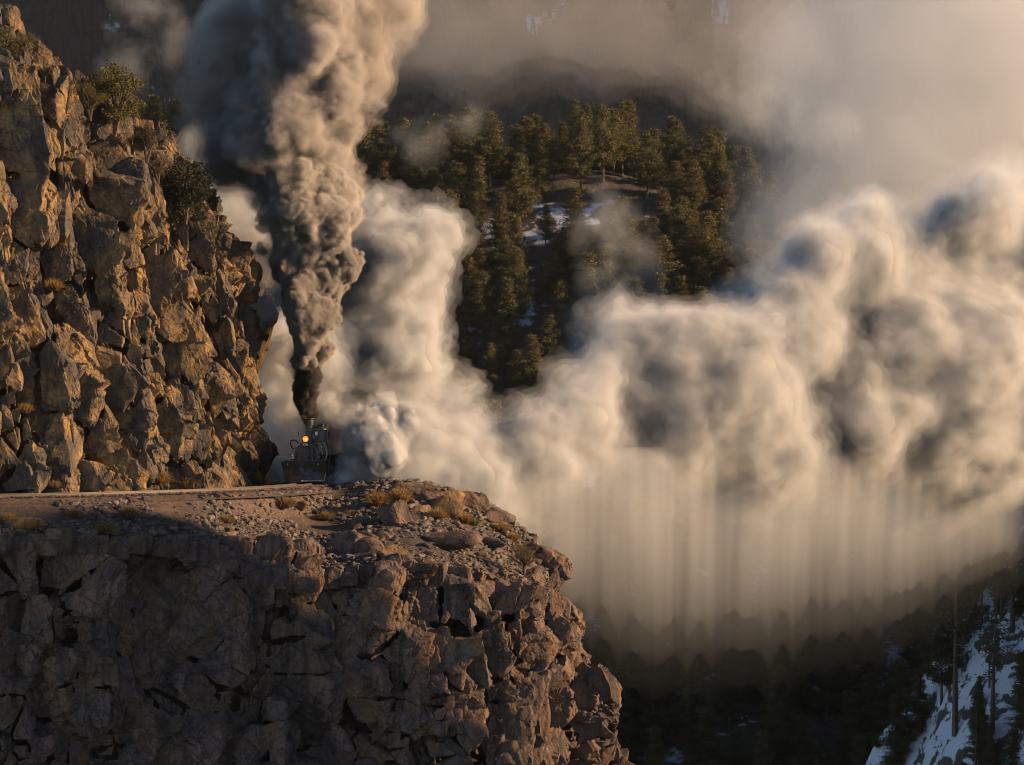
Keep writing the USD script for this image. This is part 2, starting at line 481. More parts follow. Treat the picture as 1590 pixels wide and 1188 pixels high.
def low_inside(P):
    x, y, z = P.T
    dep = np.maximum(0, -9.5 - z)
    bulge = 2.0 * fbm(np.stack([x, y, z * 0.6], 1), 4.0, 3, 9)
    front = np.interp(x, _fx, _fy) - 0.10 * dep + bulge
    right = np.interp(z, _rz, _rx) - np.maximum(0, 0.06 * np.abs(y - 214) ** 1.6 - 0.3) + 0.7 * bulge
    return (z < bench(x, y) - 0.3 - 1.5 * smoothstep(5.2, 3.6, offset(x, y)) - 0.9 * smoothstep(210, 216, y)) & (y > front) & (x < right)


LOW_M = joints(-15, -3, 5)
cliff('lower_cliff', 'dark jointed cliff below the track bench ending in a sunlit nose', low_inside, (-37, 189, -27), (10, 236, -5), (3.8, 1.9, 3.4), LOW_M, ROCK_LOW, 45,
      lambda P: np.clip(0.42 + 0.012 * (P[:, 0] + 12) + 1.1 * fbm(P, 4.5, 2, 17), 0, 0.95), rough=0.2)

# broken rim stones where the scree meets the top of the lower cliff
_low = stage.GetPrimAtPath('/World/lower_cliff')


def rim_stones():
    r = np.random.default_rng(202)
    for k in range(64):
        x = -33.0 + 36.0 * (k + r.uniform(-.4, .4)) / 63
        y = float(np.interp(x, _fx, _fy)) + r.uniform(-.1, .7)
        z = float(bench(np.array([x]), np.array([y]))[0])
        n = r.normal(size=(10, 3)); n /= np.linalg.norm(n, axis=1, keepdims=True)
        n = np.vstack([n, np.eye(3), -np.eye(3)])
        h = np.r_[r.uniform(.7, 1.0, 10), r.uniform(.55, .8, 6)]
        u = np.array(SPHERE[3].vertices)
        t = ((np.maximum(u @ n.T, 1e-6) / h) ** 50).sum(1) ** (-1 / 50)
        P = u * t[:, None] * np.array([r.uniform(.6, 1.2), r.uniform(.6, .9), r.uniform(.6, 1.1)])
        P = P + .07 * fbm(P, .6, 4, 300 + k)[:, None] * u
        part(_low, 'rim_stone', (P @ trimesh.transformations.rotation_matrix(r.uniform(-.4, .4), [0, 0, 1])[:3, :3].T + np.array([x, y, z - r.uniform(.45, .75)]), SPHERE[3].faces), ROCK_LOW)


rim_stones()
# the bench: scree slope as one sheet, cut where the ground breaks off into the cliff
def nose(y, z):
    return np.interp(z, _rz, _rx) - np.maximum(0, 0.06 * np.abs(y - 214) ** 1.6 - 0.3)


_a, _b = np.meshgrid(np.linspace(0, 1, 260), np.linspace(0, 1, 250) ** 1.35, indexing='ij')
gx = -46 + _a * 48.0
for _ in range(4):
    gy = np.interp(gx, _fx, _fy) + 0.05 + _b * (262 - np.interp(gx, _fx, _fy))
    gx = -46 + _a * (nose(gy, bench(gx, gy)) - 0.35 + 46)
gz = bench(gx, gy)
_rim = smoothstep(0, 0.02, _b) * smoothstep(1.0, 0.985, _a)
gz = gz + 0.16 * fbm(np.stack([gx, gy, gz], -1).reshape(-1, 3), 1.6, 5, 3).reshape(gx.shape) * smoothstep(1.6, 3.0, np.abs(offset(gx, gy))) + 0.03 - 0.3 * (1 - _rim)
idx = np.arange(gx.size).reshape(gx.shape)
qd = np.stack([idx[:-1, :-1], idx[1:, :-1], idx[1:, 1:], idx[:-1, 1:]], -1).reshape(-1, 4)
BENCH = (np.stack([gx, gy, gz], -1).reshape(-1, 3), qd)
single('track_bench_ground', BENCH, SOIL, 'dark gravel bench and scree slope below the track', kind='structure', smooth=True)


def ground(x, y):
    return float(bench(np.array([x]), np.array([y]))[0])


def hit(px, py, y0=188.0, y1=245.0, which='ground'):
    """First point of the bench (or of the upper wall) on the sight line through a pixel."""
    Y = np.arange(y0, y1, 0.05)
    P = np.stack([(px - 795) / SCALE * Y / DIST, Y, (594 - py) / SCALE * Y / DIST], 1)
    if which == 'ground':
        on = (P[:, 2] < bench(P[:, 0], P[:, 1])) & (Y > np.interp(P[:, 0], _fx, _fy))
    elif which == 'wall':
        on = wall_inside(P)
    else:
        on = low_inside(P)
    return P[np.argmax(on)] if on.any() else None


# ------------------------------------------------------------------ far land: hillside, snowy spur, mountain, canyon floor, ridge that shades the gorge
def sheet(X, Yv, Zf, noise_amp=0.0, nscale=10.0, seed=0):
    x, y = np.meshgrid(X, Yv, indexing='ij')
    z = Zf(x, y)
    if noise_amp:
        z = z + noise_amp * fbm(np.stack([x, y, 0 * x], -1).reshape(-1, 3), nscale, 5, seed).reshape(x.shape)
    i = np.arange(x.size).reshape(x.shape)
    return np.stack([x, y, z], -1).reshape(-1, 3), np.stack([i[:-1, :-1], i[1:, :-1], i[1:, 1:], i[:-1, 1:]], -1).reshape(-1, 4)


_hp = np.array([-300, 100, 300, 500, 700, 900, 1000, 1100, 1190, 1290, 1450, 1700])
_hq = np.array([235, 208, 205, 240, 262, 255, 265, 285, 355, 425, 510, 560])
_hx = (_hp - 795) / SCALE * 620 / DIST
_hz = (594 - _hq) / SCALE * 620 / DIST


def hill_plain(x, y):
    rise = -105 + (y - 432) * 0.80 + 4.0 * np.sin(x / 21.0 + 0.6) * smoothstep(460, 520, y)
    crest = np.interp(x, _hx, _hz)
    k = 4.0
    z = -k * np.log(np.exp(-rise / k) + np.exp(-(crest - 0.12 * (y - 600)) / k))
    return np.maximum(z, -112)


def hill(x, y):
    x, y = np.asarray(x, float), np.asarray(y, float)
    return hill_plain(x, y) + 3.0 * fbm(np.stack([x, y, 0 * x], -1).reshape(-1, 3), 16.0, 4, 5).reshape(x.shape)


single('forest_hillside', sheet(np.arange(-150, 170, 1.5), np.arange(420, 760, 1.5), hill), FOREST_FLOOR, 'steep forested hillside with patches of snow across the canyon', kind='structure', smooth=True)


def spur(x, y):
    x, y = np.asarray(x, float), np.asarray(y, float)
    line = -44.0 + (x - 45.0) * 1.7 - 0.004 * np.maximum(0, x - 62) ** 2
    line = np.minimum(line, -2 + 0.35 * (x - 72)) + 5.0 * fbm(np.stack([x, y * .3, 0 * x + 7], -1).reshape(-1, 3), 5.0, 4, 19).reshape(x.shape)
    z = line - 0.55 * np.maximum(0, 432 - y) - 1.1 * np.maximum(0, y - 432)
    z = z + 4.2 * fbm(np.stack([x, y, 0 * x], -1).reshape(-1, 3), 9.0, 5, 15).reshape(x.shape)
    return np.maximum(z, -113.5)


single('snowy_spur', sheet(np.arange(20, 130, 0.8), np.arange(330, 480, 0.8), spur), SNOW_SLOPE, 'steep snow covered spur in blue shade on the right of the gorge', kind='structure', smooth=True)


def mountain(x, y):
    x, y = np.asarray(x, float), np.asarray(y, float)
    z = -90 + (y - 1500) * 0.8 + 25 * np.sin(x / 150.0 + 1.0) + 14 * np.sin(x / 47.0 + y / 90)
    return z + 22 * fbm(np.stack([x, y, 0 * x], -1).reshape(-1, 3), 90.0, 5, 25).reshape(x.shape)


single('mountain', sheet(np.arange(-700, 700, 10.0), np.arange(1500, 2150, 10.0), mountain), MOUNTAIN, 'high dark wooded mountainside behind everything', kind='structure', smooth=True)
single('mountain_ridge', sheet(np.arange(330, 1500, 30.0), np.arange(1150, 2501, 30.0), lambda x, y: -116 + smoothstep(1150, 1320, y) * smoothstep(2500, 2300, y) * np.maximum(0, 800 - 1.25 * np.abs(x - 930)), 40, 200, 45), FOREST_FLOOR, 'high mountain shoulder out to the right', kind='structure', smooth=True)
single('canyon_floor', sheet(np.arange(-1680, 1681, 60.0), np.arange(-340, 2541, 60.0), lambda x, y: -115.0 + 0 * x), plain('canyon_ground', (0.07, 0.06, 0.05), 0.95, vscale=0.1), kind='structure')


def shade_ridge(x, y):
    x, y = np.asarray(x, float), np.asarray(y, float)
    top = 28.5 + 35.0 * smoothstep(191.5, 180, y) + 4 * np.sin(y / 37.0) + 2 * np.sin(y / 13.0)
    z = top - 0.9 * np.abs(x - 205)
    end = smoothstep(60, 100, y) * smoothstep(590, 520, y)
    return np.maximum(-116 + (z + 116) * end, -116)


single('canyon_ridge', sheet(np.arange(20, 390, 4.0), np.arange(50, 600, 4.0), shade_ridge, 3.0, 14.0, 35), FOREST_FLOOR, 'canyon rim out to the right', kind='structure', smooth=True)

# ------------------------------------------------------------------ track
ties_s = np.arange(-34, 33, 0.62)
tr = thing('railway_track', 'narrow gauge track curving along the foot of the cliff', 'railway track')
RUST = plain('rail_steel', (0.16, 0.11, 0.08), 0.35, 0.7, var=0.2)
SHINE = plain('rail_head', (0.07, 0.05, 0.038), 0.5, 0.2, var=0.3)
TIE = plain('tie_wood', (0.075, 0.055, 0.042), 0.9, var=0.4, vscale=5)
for side in (-0.48, 0.48):
    pts = []
    for s in np.arange(-40, 36, 0.5):
        p, h = track_point(s)
        n = np.array([-h[1], h[0]])
        pts.append((*(p + n * side), h[0], h[1]))
    pts = np.array(pts)
    prof = np.array([(-.05, -.12), (.05, -.12), (.05, -.105), (.012, -.09), (.012, -.035), (.032, -.025), (.032, 0), (-.032, 0), (-.032, -.025), (-.012, -.035), (-.012, -.09), (-.05, -.105)])
    nv = len(prof)
    P = np.vstack([np.stack([x + -hy * prof[:, 0], y + hx * prof[:, 0], RAIL_Z + prof[:, 1]], 1) for x, y, hx, hy in pts])
    F = [[i * nv + j, i * nv + (j + 1) % nv, (i + 1) * nv + (j + 1) % nv, (i + 1) * nv + j] for i in range(len(pts) - 1) for j in range(nv)]
    part(tr, 'rail', (P, np.array(F)), SHINE)
for s in ties_s:
    p, h = track_point(s)
    m = trimesh.creation.box([1.9 + random.uniform(-.08, .08), 0.2, 0.16])
    m.apply_transform(rot(math.degrees(math.atan2(h[1], h[0])) + 90 + random.uniform(-2, 2), [0, 0, 1]))
    m.apply_translation([p[0], p[1], RAIL_Z - 0.12 - 0.08 - 0.004])
    part(tr, 'tie', m, TIE)
# ballast bed
P, F = [], []
for i, s in enumerate(np.arange(-40, 36, 0.25)):
    p, h = track_point(s)
    n = np.array([-h[1], h[0]])
    for j, (o, z) in enumerate(((-2.3, -.52), (-1.5, -.26), (-1.1, -.165), (-.4, -.16), (.4, -.16), (1.1, -.165), (1.5, -.26), (2.3, -.52))):
        q = p + n * o
        P.append((q[0], q[1], RAIL_Z + z + random.uniform(-.025, .025)))
    if i:
        for j in range(7):
            F.append([(i - 1) * 8 + j, i * 8 + j, i * 8 + j + 1, (i - 1) * 8 + j + 1])
part(tr, 'ballast', (np.array(P), np.array(F)), SOIL, kind='stuff')

# ------------------------------------------------------------------ locomotive
BLACK = plain('engine_black', (0.016, 0.016, 0.018), 0.42, 0.0, var=0.3, vscale=3, bump=0.004, bscale=9, spec=0.5)
GRAPHITE = plain('smokebox_graphite', (0.075, 0.073, 0.072), 0.5, 0.3, var=0.3, vscale=4)
STEEL = plain('worn_steel', (0.30, 0.27, 0.24), 0.42, 0.8, var=0.3, vscale=8)
PLOW = plain('plow_steel', (0.045, 0.043, 0.045), 0.45, 0.4, var=0.6, vscale=3.5)
WORN = plain('scraped_edge', (0.42, 0.38, 0.32), 0.55, 0.3, var=0.5, vscale=10)
LAMP = plain('headlight_glow', (0.4, 0.2, 0.05), 0.3, emit=((1.0, 0.30, 0.02), 0.42))
BULB = plain('headlight_bulb', (0.5, 0.4, 0.2), 0.3, emit=((1.0, 0.6, 0.2), 1.0))
WHITE = plain('white_enamel', (0.75, 0.74, 0.7), 0.4, var=0.05)
RED = plain('red_lens', (0.35, 0.03, 0.02), 0.2, var=0.05)
BRASS = plain('brass', (0.5, 0.33, 0.12), 0.3, 1.0, var=0.1)
lo = thing('steam_locomotive', 'black steam locomotive number 476 with a lit yellow headlight on the track', 'locomotive', (A[0], A[1] + 0.9, RAIL_Z), -HEAD)
# local: forward is -y, x to the photograph's right, z above the rail
X_, Y_, Z_ = [1, 0, 0], [0, 1, 0], [0, 0, 1]


def plow_blade(sgn):
    """Half of the wedge plow: curved plate from the nose to the outer edge."""
    P, n, m = [], 14, 10
    for i in range(n + 1):
        t = i / n
        for j in range(m + 1):
            v = j / m
            x = sgn * t * (1.27 + 0.20 * v)
            y = -1.05 + 0.78 * t ** 1.15 + 0.22 * math.sin(math.pi * v) * (1 - 0.3 * t) - 0.30 * v * t
            P.append((x, y, 0.10 + 1.20 * v + 0.04 * t))
    P = np.array(P)
    k = len(P)
    Q = P + np.array([0, 0.05, 0])
    F = []
    for i in range(n):
        for j in range(m):
            a, b, c, d = i * (m + 1) + j, (i + 1) * (m + 1) + j, (i + 1) * (m + 1) + j + 1, i * (m + 1) + j + 1
            F += [[a, b, c, d], [k + d, k + c, k + b, k + a]]
    for i in range(n):
        a, b = i * (m + 1), (i + 1) * (m + 1)
        F += [[a, k + a, k + b, b], [a + m, b + m, k + b + m, k + a + m]]
    for j in range(m):
        a, b = n * (m + 1) + j, n * (m + 1) + j + 1
        F += [[a, k + a, k + b, b]]
    F = np.array(F)
    return (np.vstack([P, Q]), F if sgn > 0 else F[:, ::-1])


part(lo, 'plow_blade', plow_blade(-1), PLOW, smooth=40)
part(lo, 'plow_blade', plow_blade(1), PLOW, smooth=40, label='plow half on the sunlit side with a scraped lower edge')
part(lo, 'plow_edge', cat_(cyl(.035, [0, -1.07, .13], [1.27, -.28, .13], 8), cyl(.03, [1.28, -.28, .13], [1.40, -.42, .62], 8)), WORN)
part(lo, 'coupler', cat_(box([.28, .5, .3], [0, -.75, .72]), box([.2, .16, .36], [.03, -1.06, .72]), cyl(.05, [0, -1.06, .5], [0, -1.06, .95], 10)), BLACK)
part(lo, 'uncoupling_bar', tube([[-1.2, -.32, 1.12], [-.3, -.8, 1.1], [.3, -.8, 1.1], [1.2, -.32, 1.12]], .018, 6), STEEL)
part(lo, 'pilot_beam', box([2.75, .35, .32], [0, -.1, 1.18]), BLACK)
part(lo, 'front_deck', box([2.7, 1.25, .05], [0, .45, 1.38]), BLACK)
for sx in (-1, 1):
    part(lo, 'plow_bracket', cat_(box([.09, .5, .12], [sx * .98, -.42, 1.2]), cyl(.05, [sx * .98, -.68, 1.2], [sx * .98, -.6, 1.2], 10)), STEEL)
    part(lo, 'steps', cat_(box([.36, .22, .03], [sx * 1.28, .3, .45]), box([.36, .22, .03], [sx * 1.28, .3, .85]), box([.03, .2, 1.05], [sx * 1.45, .3, .9]), box([.03, .2, 1.05], [sx * 1.11, .3, .9])), BLACK)
    cy = cat_(lathe([[0, 0], [.33, 0], [.37, .04], [.37, .1], [.33, .14], [.33, 1.0], [.37, 1.04], [.37, 1.1], [0, 1.1]], [sx * 1.02, .75, .75], Y_), lathe([[0, 0], [.2, 0], [.22, .04], [.22, 1.1], [.2, 1.14], [0, 1.14]], [sx * .98, .72, 1.3], Y_))
    part(lo, 'cylinder', cy, BLACK, smooth=35)
    part(lo, 'running_board', box([.5, 5.2, .05], [sx * 1.15, 4.2, 1.75]), BLACK)
    part(lo, 'handrail', cat_(tube([[sx * .80, .35, 2.15], [sx * .83, 3., 2.25], [sx * .83, 6.9, 2.25]], .017, 6), *[cyl(.012, [sx * .70, y, 2.2], [sx * .82, y, 2.24], 6) for y in (.6, 2, 3.4, 4.8, 6.2)]), STEEL)
    part(lo, 'brace_rod', tube([[sx * .42, -.05, 1.35], [sx * .5, .5, 1.95]], .028, 8), STEEL)
    for k in range(4):
        yc = 2.55 + k * 1.18
        w = cat_(lathe([[0, 0], [.1, 0], [.1, .1], [.44, .06], [.5, .04], [.56, .0], [.56, .12], [.5, .14], [0, .12]], [sx * .48 - (.07 if sx > 0 else -.07), yc, .56], [sx, 0, 0], 28))
        part(lo, 'driving_wheel', w, BLACK, smooth=35)
    part(lo, 'side_rod', cat_(box([.05, 3.75, .11], [sx * .74, 4.3, .42]), *[cyl(.11, [sx * .70, 2.55 + k * 1.18, .42], [sx * .80, 2.55 + k * 1.18, .42], 12) for k in range(4)]), STEEL)
    part(lo, 'main_rod', cat_(cyl(.05, [sx * .84, 1.9, .75], [sx * .84, 4.9, .42], 8), box([.1, .35, .24], [sx * .9, 1.95, .75])), STEEL)
    part(lo, 'pilot_wheel', lathe([[0, 0], [.3, .02], [.36, 0], [.36, .1], [0, .1]], [sx * .46, 1.35, .36], [sx, 0, 0]), BLACK)
    part(lo, 'classification_lamp', cat_(cyl(.075, [sx * .86, .12, 1.5], [sx * .86, .12, 1.72], 12), cyl(.05, [sx * .86, .12, 1.72], [sx * .86, .12, 1.79], 12)), WHITE if sx < 0 else BLACK)
    part(lo, 'lamp_lens', cyl(.05, [sx * .86, .03, 1.62], [sx * .86, .05, 1.62], 12), RED)
    part(lo, 'flag_staff', cat_(cyl(.012, [sx * .52, .2, 2.2], [sx * .52, .2, 3.15], 6), cyl(.025, [sx * .52, .2, 2.15], [sx * .52, .2, 2.25], 8)), BLACK)
sb = part(lo, 'smokebox', lathe([[0, 0], [.74, 0], [.79, .05], [.79, 1.7], [0, 1.7]], [0, .3, 1.72], Y_, 48), GRAPHITE, smooth=35)
door = part(lo, 'smokebox_door', lathe([[0, .0], [.25, .02], [.48, .09], [.54, .14], [.6, .15], [.6, .22], [0, .22]], [0, .12, 1.72], Y_, 40), GRAPHITE, smooth=35)
part(door, 'clamp', cat_(*[box([.05, .05, .13], [math.sin(a) * .62, .27, 1.72 + math.cos(a) * .62], None) for a in np.linspace(0, 2 * math.pi, 15)[:-1]]), BLACK)
part(door, 'hinge', cat_(box([.55, .035, .06], [-.35, .15, 1.86]), box([.55, .035, .06], [-.35, .15, 1.58]), cyl(.035, [-.64, .2, 1.45], [-.64, .2, 2.0], 8)), BLACK)
plate = part(lo, 'number_plate', lathe([[0, 0], [.0, 0], [.19, 0], [.2, .02], [.2, .035], [0, .035]], [0, .02, 1.72], Y_, 32), BLACK)
# air pump on the smokebox front
part(lo, 'air_pump', cat_(cyl(.15, [.42, .05, 1.38], [.42, .05, 1.72], 18), cyl(.09, [.42, .05, 1.72], [.42, .05, 1.82], 14), cyl(.16, [.42, .05, 1.82], [.42, .05, 2.2], 18), cyl(.06, [.42, .05, 2.2], [.42, .05, 2.28], 10)), BLACK, smooth=35)
hb = part(lo, 'headlight_bracket', cat_(box([.42, .4, .04], [-.02, .25, 2.52]), box([.05, .25, .28], [-.15, .3, 2.4]), box([.05, .25, .28], [.12, .3, 2.4])), BLACK)
nb = part(lo, 'number_board', box([.66, .06, .17], [-.02, .03, 2.395]), BLACK)
t = meshkit.text_mesh('476', .125, .012, True); t.apply_transform(rot(90, X_)); t.apply_translation([-.02 - t.extents[0] / 2, -.003, 2.335])
part(nb, 'number', t, WHITE)
hl = part(lo, 'headlight', lathe([[0, .42], [.14, .4], [.2, .3], [.215, .06], [.235, .05], [.235, 0], [.2, 0], [.2, .04], [0, .04]][::-1], [-.02, .08, 2.74], Y_, 32), BLACK, smooth=35)
part(hl, 'bulb', lathe([[0, 0], [.05, .01], [.06, .03], [0, .03]], [-.0, .05, 2.72], Y_, 20), BULB, smooth=35)
part(hl, 'lens', lathe([[0, 0], [.09, .012], [.185, .04], [.185, .06], [0, .06]], [-.02, .06, 2.74], Y_, 32), LAMP, smooth=35)
st = part(lo, 'smokestack', cat_(lathe([[0, 0], [.34, 0], [.27, .1], [.22, .2], [.215, 1.18], [0, 1.18]], [0, 1.05, 2.45], Z_, 32)), GRAPHITE, smooth=35)
part(st, 'stack_cap', lathe([[.2, 0], [.29, 0], [.30, .36], [.36, .4], [.36, .44], [.27, .44], [.24, .1], [.2, .1]], [0, 1.05, 3.6], Z_, 32), BLACK, smooth=35)
part(lo, 'bell', cat_(lathe([[0, .26], [.05, .26], [.1, .2], [.13, .08], [.18, 0], [0, 0]], [0, 1.9, 2.75], Z_), box([.5, .06, .05], [0, 1.9, 3.02]), box([.05, .06, .5], [.24, 1.9, 2.8]), box([.05, .06, .5], [-.24, 1.9, 2.8])), BRASS, smooth=35)
part(lo, 'boiler', lathe([[0, 0], [.76, 0], [.76, .04], [.8, 1.5], [.86, 4.0], [.86, 5.2], [0, 5.2]], [0, 2.0, 1.74], Y_, 48), BLACK, smooth=35)
part(lo, 'boiler_band', cat_(*[lathe([[.75, 0], [.83 + .015 * k, 0], [.83 + .015 * k, .05], [.75, .05]], [0, 2.6 + k * .95, 1.74], Y_, 48) for k in range(5)]), STEEL)
part(lo, 'sand_dome', lathe([[0, 0], [.42, 0], [.37, .12], [.37, .62], [.34, .74], [.2, .82], [0, .84]], [0, 2.9, 2.5], Z_, 32), BLACK, smooth=35)
sd = part(lo, 'steam_dome', lathe([[0, 0], [.44, 0], [.39, .12], [.39, .7], [.35, .82], [.2, .9], [0, .92]], [.0, 4.5, 2.52], Z_, 32), GRAPHITE, smooth=35)
part(sd, 'safety_valve', cat_(cyl(.05, [.1, 4.5, 3.4], [.1, 4.5, 3.68], 10), cyl(.07, [.1, 4.5, 3.5], [.1, 4.5, 3.56], 10)), BRASS)
part(lo, 'whistle', cat_(cyl(.03, [.25, 5.1, 3.0], [.25, 5.1, 3.35], 8), cyl(.06, [.25, 5.1, 3.35], [.25, 5.1, 3.6], 10)), BRASS)
# compound pumps and reservoir high on the photograph's right side
part(lo, 'feedwater_heater', cat_(cyl(.36, [.78, 1.2, 2.62], [.78, 1.2, 3.28], 28), cyl(.40, [.78, 1.2, 2.6], [.78, 1.2, 2.66], 28), cyl(.38, [.78, 1.2, 3.26], [.78, 1.2, 3.31], 28), cyl(.1, [.78, 1.2, 3.3], [.78, 1.2, 3.42], 12)), GRAPHITE, smooth=35)
bx = part(lo, 'lamp_box', box([.24, .3, .72], [.44, 1.05, 2.94]), BLACK)
part(bx, 'glass', box([.15, .02, .22], [.5, .89, 3.08]), WHITE)
part(lo, 'pump_bracket', cat_(box([.9, .3, .06], [.62, 1.2, 2.56]), tube([[1.1, 1.2, 2.55], [1.15, 1.2, 2.0]], .05, 8), tube([[.5, 1.0, 2.5], [.55, .9, 1.6]], .06, 8)), BLACK)
part(lo, 'steam_pipe', cat_(tube([[.9, .9, 2.55], [1.15, .75, 2.2], [1.22, .7, 1.7], [1.1, .7, 1.4]], .055), tube([[.62, .5, 2.55], [.95, .35, 2.3], [1.02, .3, 1.75]], .04), tube([[.75, .2, 1.45], [.78, .1, 1.9], [1.0, .3, 2.1]], .035)), STEEL)
part(lo, 'air_hose', tube([[-.86, .3, 2.1], [-.98, .1, 2.35], [-.98, .05, 2.6], [-.8, .1, 2.68], [-.6, .2, 2.6], [-.5, .3, 2.45]], .03), BLACK)
part(lo, 'air_tank', cat_(cyl(.26, [1.2, 3.2, 1.35], [1.2, 5.2, 1.35], 20)), BLACK, smooth=35)
cabm = cat_(box([.05, 1.9, 1.25], [-1.25, 8.15, 2.05]), box([.05, 1.9, 1.25], [1.25, 8.15, 2.05]), box([2.5, .05, 1.25], [0, 7.2, 2.05]), box([.05, .25, .8], [-1.25, 7.3, 3.05]), box([.05, .25, .8], [1.25, 7.3, 3.05]), box([.05, .25, .8], [-1.25, 9., 3.05]), box([.05, .25, .8], [1.25, 9., 3.05]), box([.5, .05, .8], [0, 7.2, 3.05]), box([.16, .05, .8], [-1.17, 7.2, 3.05]), box([.16, .05, .8], [1.17, 7.2, 3.05]))
cb = part(lo, 'cab', cabm, BLACK)
part(cb, 'cab_roof', cat_(*[box([.5, 2.3, .05], [math.sin(a) * 1.25, 8.15, 3.2 + math.cos(a) * .5], rot(math.degrees(a) * .45, Y_)) for a in np.linspace(-1.1, 1.1, 6)]), BLACK)
part(lo, 'frame', cat_(box([.1, 8.5, .35], [-.38, 5., .75]), box([.1, 8.5, .35], [.38, 5., .75]), box([.9, 1.2, .5], [0, 1.2, .9])), BLACK)

# ------------------------------------------------------------------ trees
def leafcloud(centres, sizes, r, per=5, flat=0.5, leaf=1.0):
    """Small crossed needle tufts round each centre, joined into one mesh."""
    n = len(centres) * per
    c = np.repeat(centres, per, 0) + r.normal(size=(n, 3)) * np.repeat(sizes, per)[:, None] * np.array([.5, .5, .5 * flat])
    s = leaf * np.repeat(sizes, per) * r.uniform(.35, .8, n)
    a = r.normal(size=(n, 3)); a[:, 2] *= .6; a /= np.linalg.norm(a, axis=1, keepdims=True)
    b = r.normal(size=(n, 3)); b -= a * (a * b).sum(1, keepdims=True); b /= np.linalg.norm(b, axis=1, keepdims=True)
    V = np.stack([c - a * s[:, None] * .9, c + b * s[:, None] * .33, c + a * s[:, None] * .9, c - b * s[:, None] * .33], 1).reshape(-1, 3)
    i = np.arange(n)[:, None] * 4
    return V, np.vstack([i + [0, 1, 2], i + [0, 2, 3]])


def limb(a, b, r0, r1, n=5):
    return cyl(r0, a, b, n, r1)


def conifer(seed, H, kind):
    """Trunk and crown of a conifer of height H: 'pine' (loose, high crown), 'spruce' (conical, to the ground), 'sparse' (thin, half dead)."""
    r = np.random.default_rng(seed)
    wood = []
    bend = r.normal(size=2) * .02 * H
    axis = lambda t: np.array([bend[0] * t * t, bend[1] * t * t, H * t])
    ts = np.linspace(0, 1, 9)
    for a, b in zip(ts[:-1], ts[1:]):
        wood.append(limb(axis(a), axis(b), H * .016 * (1 - a) + .02, H * .016 * (1 - b) + .015, 7))
    start = {'pine': .22, 'spruce': .06, 'sparse': .35}[kind]
    C_, S_ = [], []
    t = start
    while t < .985:
        k = int(r.integers(4, 8)) if kind != 'sparse' else int(r.integers(1, 4))
        u = (t - start) / (1 - start)
        if kind == 'spruce':
            L = H * .21 * (1 - u) ** .85 + .12
        elif kind == 'pine':
            L = H * .23 * (min(1, (u + .12) / .3)) ** .6 * (1 - u) ** .8 + .2
        else:
            L = H * .15 * (1 - u) ** .5 + .15
        for j in range(k):
            if r.random() < .12:
                continue
            az = r.uniform(0, 2 * math.pi)
            l = L * r.uniform(.55, 1.15)
            up = {'pine': r.uniform(-.05, .45), 'spruce': r.uniform(-.35, .05), 'sparse': r.uniform(-.1, .3)}[kind]
            d = np.array([math.cos(az), math.sin(az), up])
            p0 = axis(t)
            p1 = p0 + d * l
            wood.append(limb(p0, p1, .05 * l ** .5 + .01, .012, 4))
            m = max(2, int(l / .34))
            for q in np.linspace(.25 if kind != 'pine' else .4, 1.03, m):
                C_.append(p0 + d * l * q + np.array([0, 0, .1 * l * q * q]) + r.normal(size=3) * .06 * l)
                S_.append((.50 + .25 * (1 - q)) * (H / 12) ** .5 * r.uniform(.75, 1.25))
        t += (.03 if kind == 'spruce' else .042 if kind == 'pine' else .05) * r.uniform(.7, 1.3)
    C_.append(axis(.99)); S_.append(.3)
    crown = leafcloud(np.array(C_), np.array(S_), r, 30 if kind != 'sparse' else 14, .55, .46)
    return cat_(*wood), crown


def tree_proto(name, seed, H, kind, needle):
    p = proto(name)
    w, c = conifer(seed, H, kind)
    part(p, 'trunk', w, BARK)
    part(p, 'crown', c, needle)
    return p, H


PINES = [tree_proto('pine_a', 1, 12, 'pine', NEEDLE[0]), tree_proto('pine_b', 2, 13, 'pine', NEEDLE[0]), tree_proto('pine_c', 3, 10, 'pine', NEEDLE[2]),
         tree_proto('pine_d', 4, 14, 'pine', NEEDLE[1])]
SPRUCES = [tree_proto('spruce_a', 5, 12, 'spruce', NEEDLE[1]), tree_proto('spruce_b', 6, 10, 'spruce', NEEDLE[0]), tree_proto('spruce_c', 7, 13, 'spruce', NEEDLE[1])]
SPARSE = [tree_proto('thin_a', 8, 14, 'sparse', NEEDLE[1]), tree_proto('thin_b', 9, 13, 'sparse', NEEDLE[1])]
print('tree kinds', round(time.time() - T0, 1))


def plant_tree(pr, x, y, z, h, name, label, cat='tree', group=None, rz=None, wide=1.0):
    p, H = pr
    k = h / H
    return copy_of(p, name, label, cat, (x, y, z - .25), random.uniform(0, 360) if rz is None else rz, (k * wide, k * wide, k), group)


# the hillside's trees: spread by a fixed random sequence, spacing kept, clearings left
rt = np.random.default_rng(77)
placed = []
cand = np.stack([rt.uniform(-95, 95, 7000), rt.uniform(452, 640, 7000)], 1)
clear = fbm(np.c_[cand, np.zeros(len(cand))], 22.0, 2, 41)
for (x, y), c in zip(cand, clear):
    z = float(hill(np.array([x]), np.array([y]))[0])
    px, py = pixel(np.array([x, y, z + 5]))
    if not (-30 < px[0] < 1620 and -20 < py[0] < 1230):
        continue
    if 700 < px[0] and 760 - (px[0] - 700) * .42 < py[0] + 20 and py[0] < 740:
        continue
    if 470 < px[0] < 640 and 330 < py[0] < 740:
        continue
    if c > .30 and rt.random() < .75:
        continue
    if px[0] < 560 and py[0] > 320:
        continue
    if any((x - a) ** 2 + ((y - b) * .8) ** 2 < (2.8 + rt.random() * 1.2) ** 2 for a, b, *_ in placed):
        continue
    placed.append((x, y, z, px[0], py[0]))
placed.sort(key=lambda p: p[1])
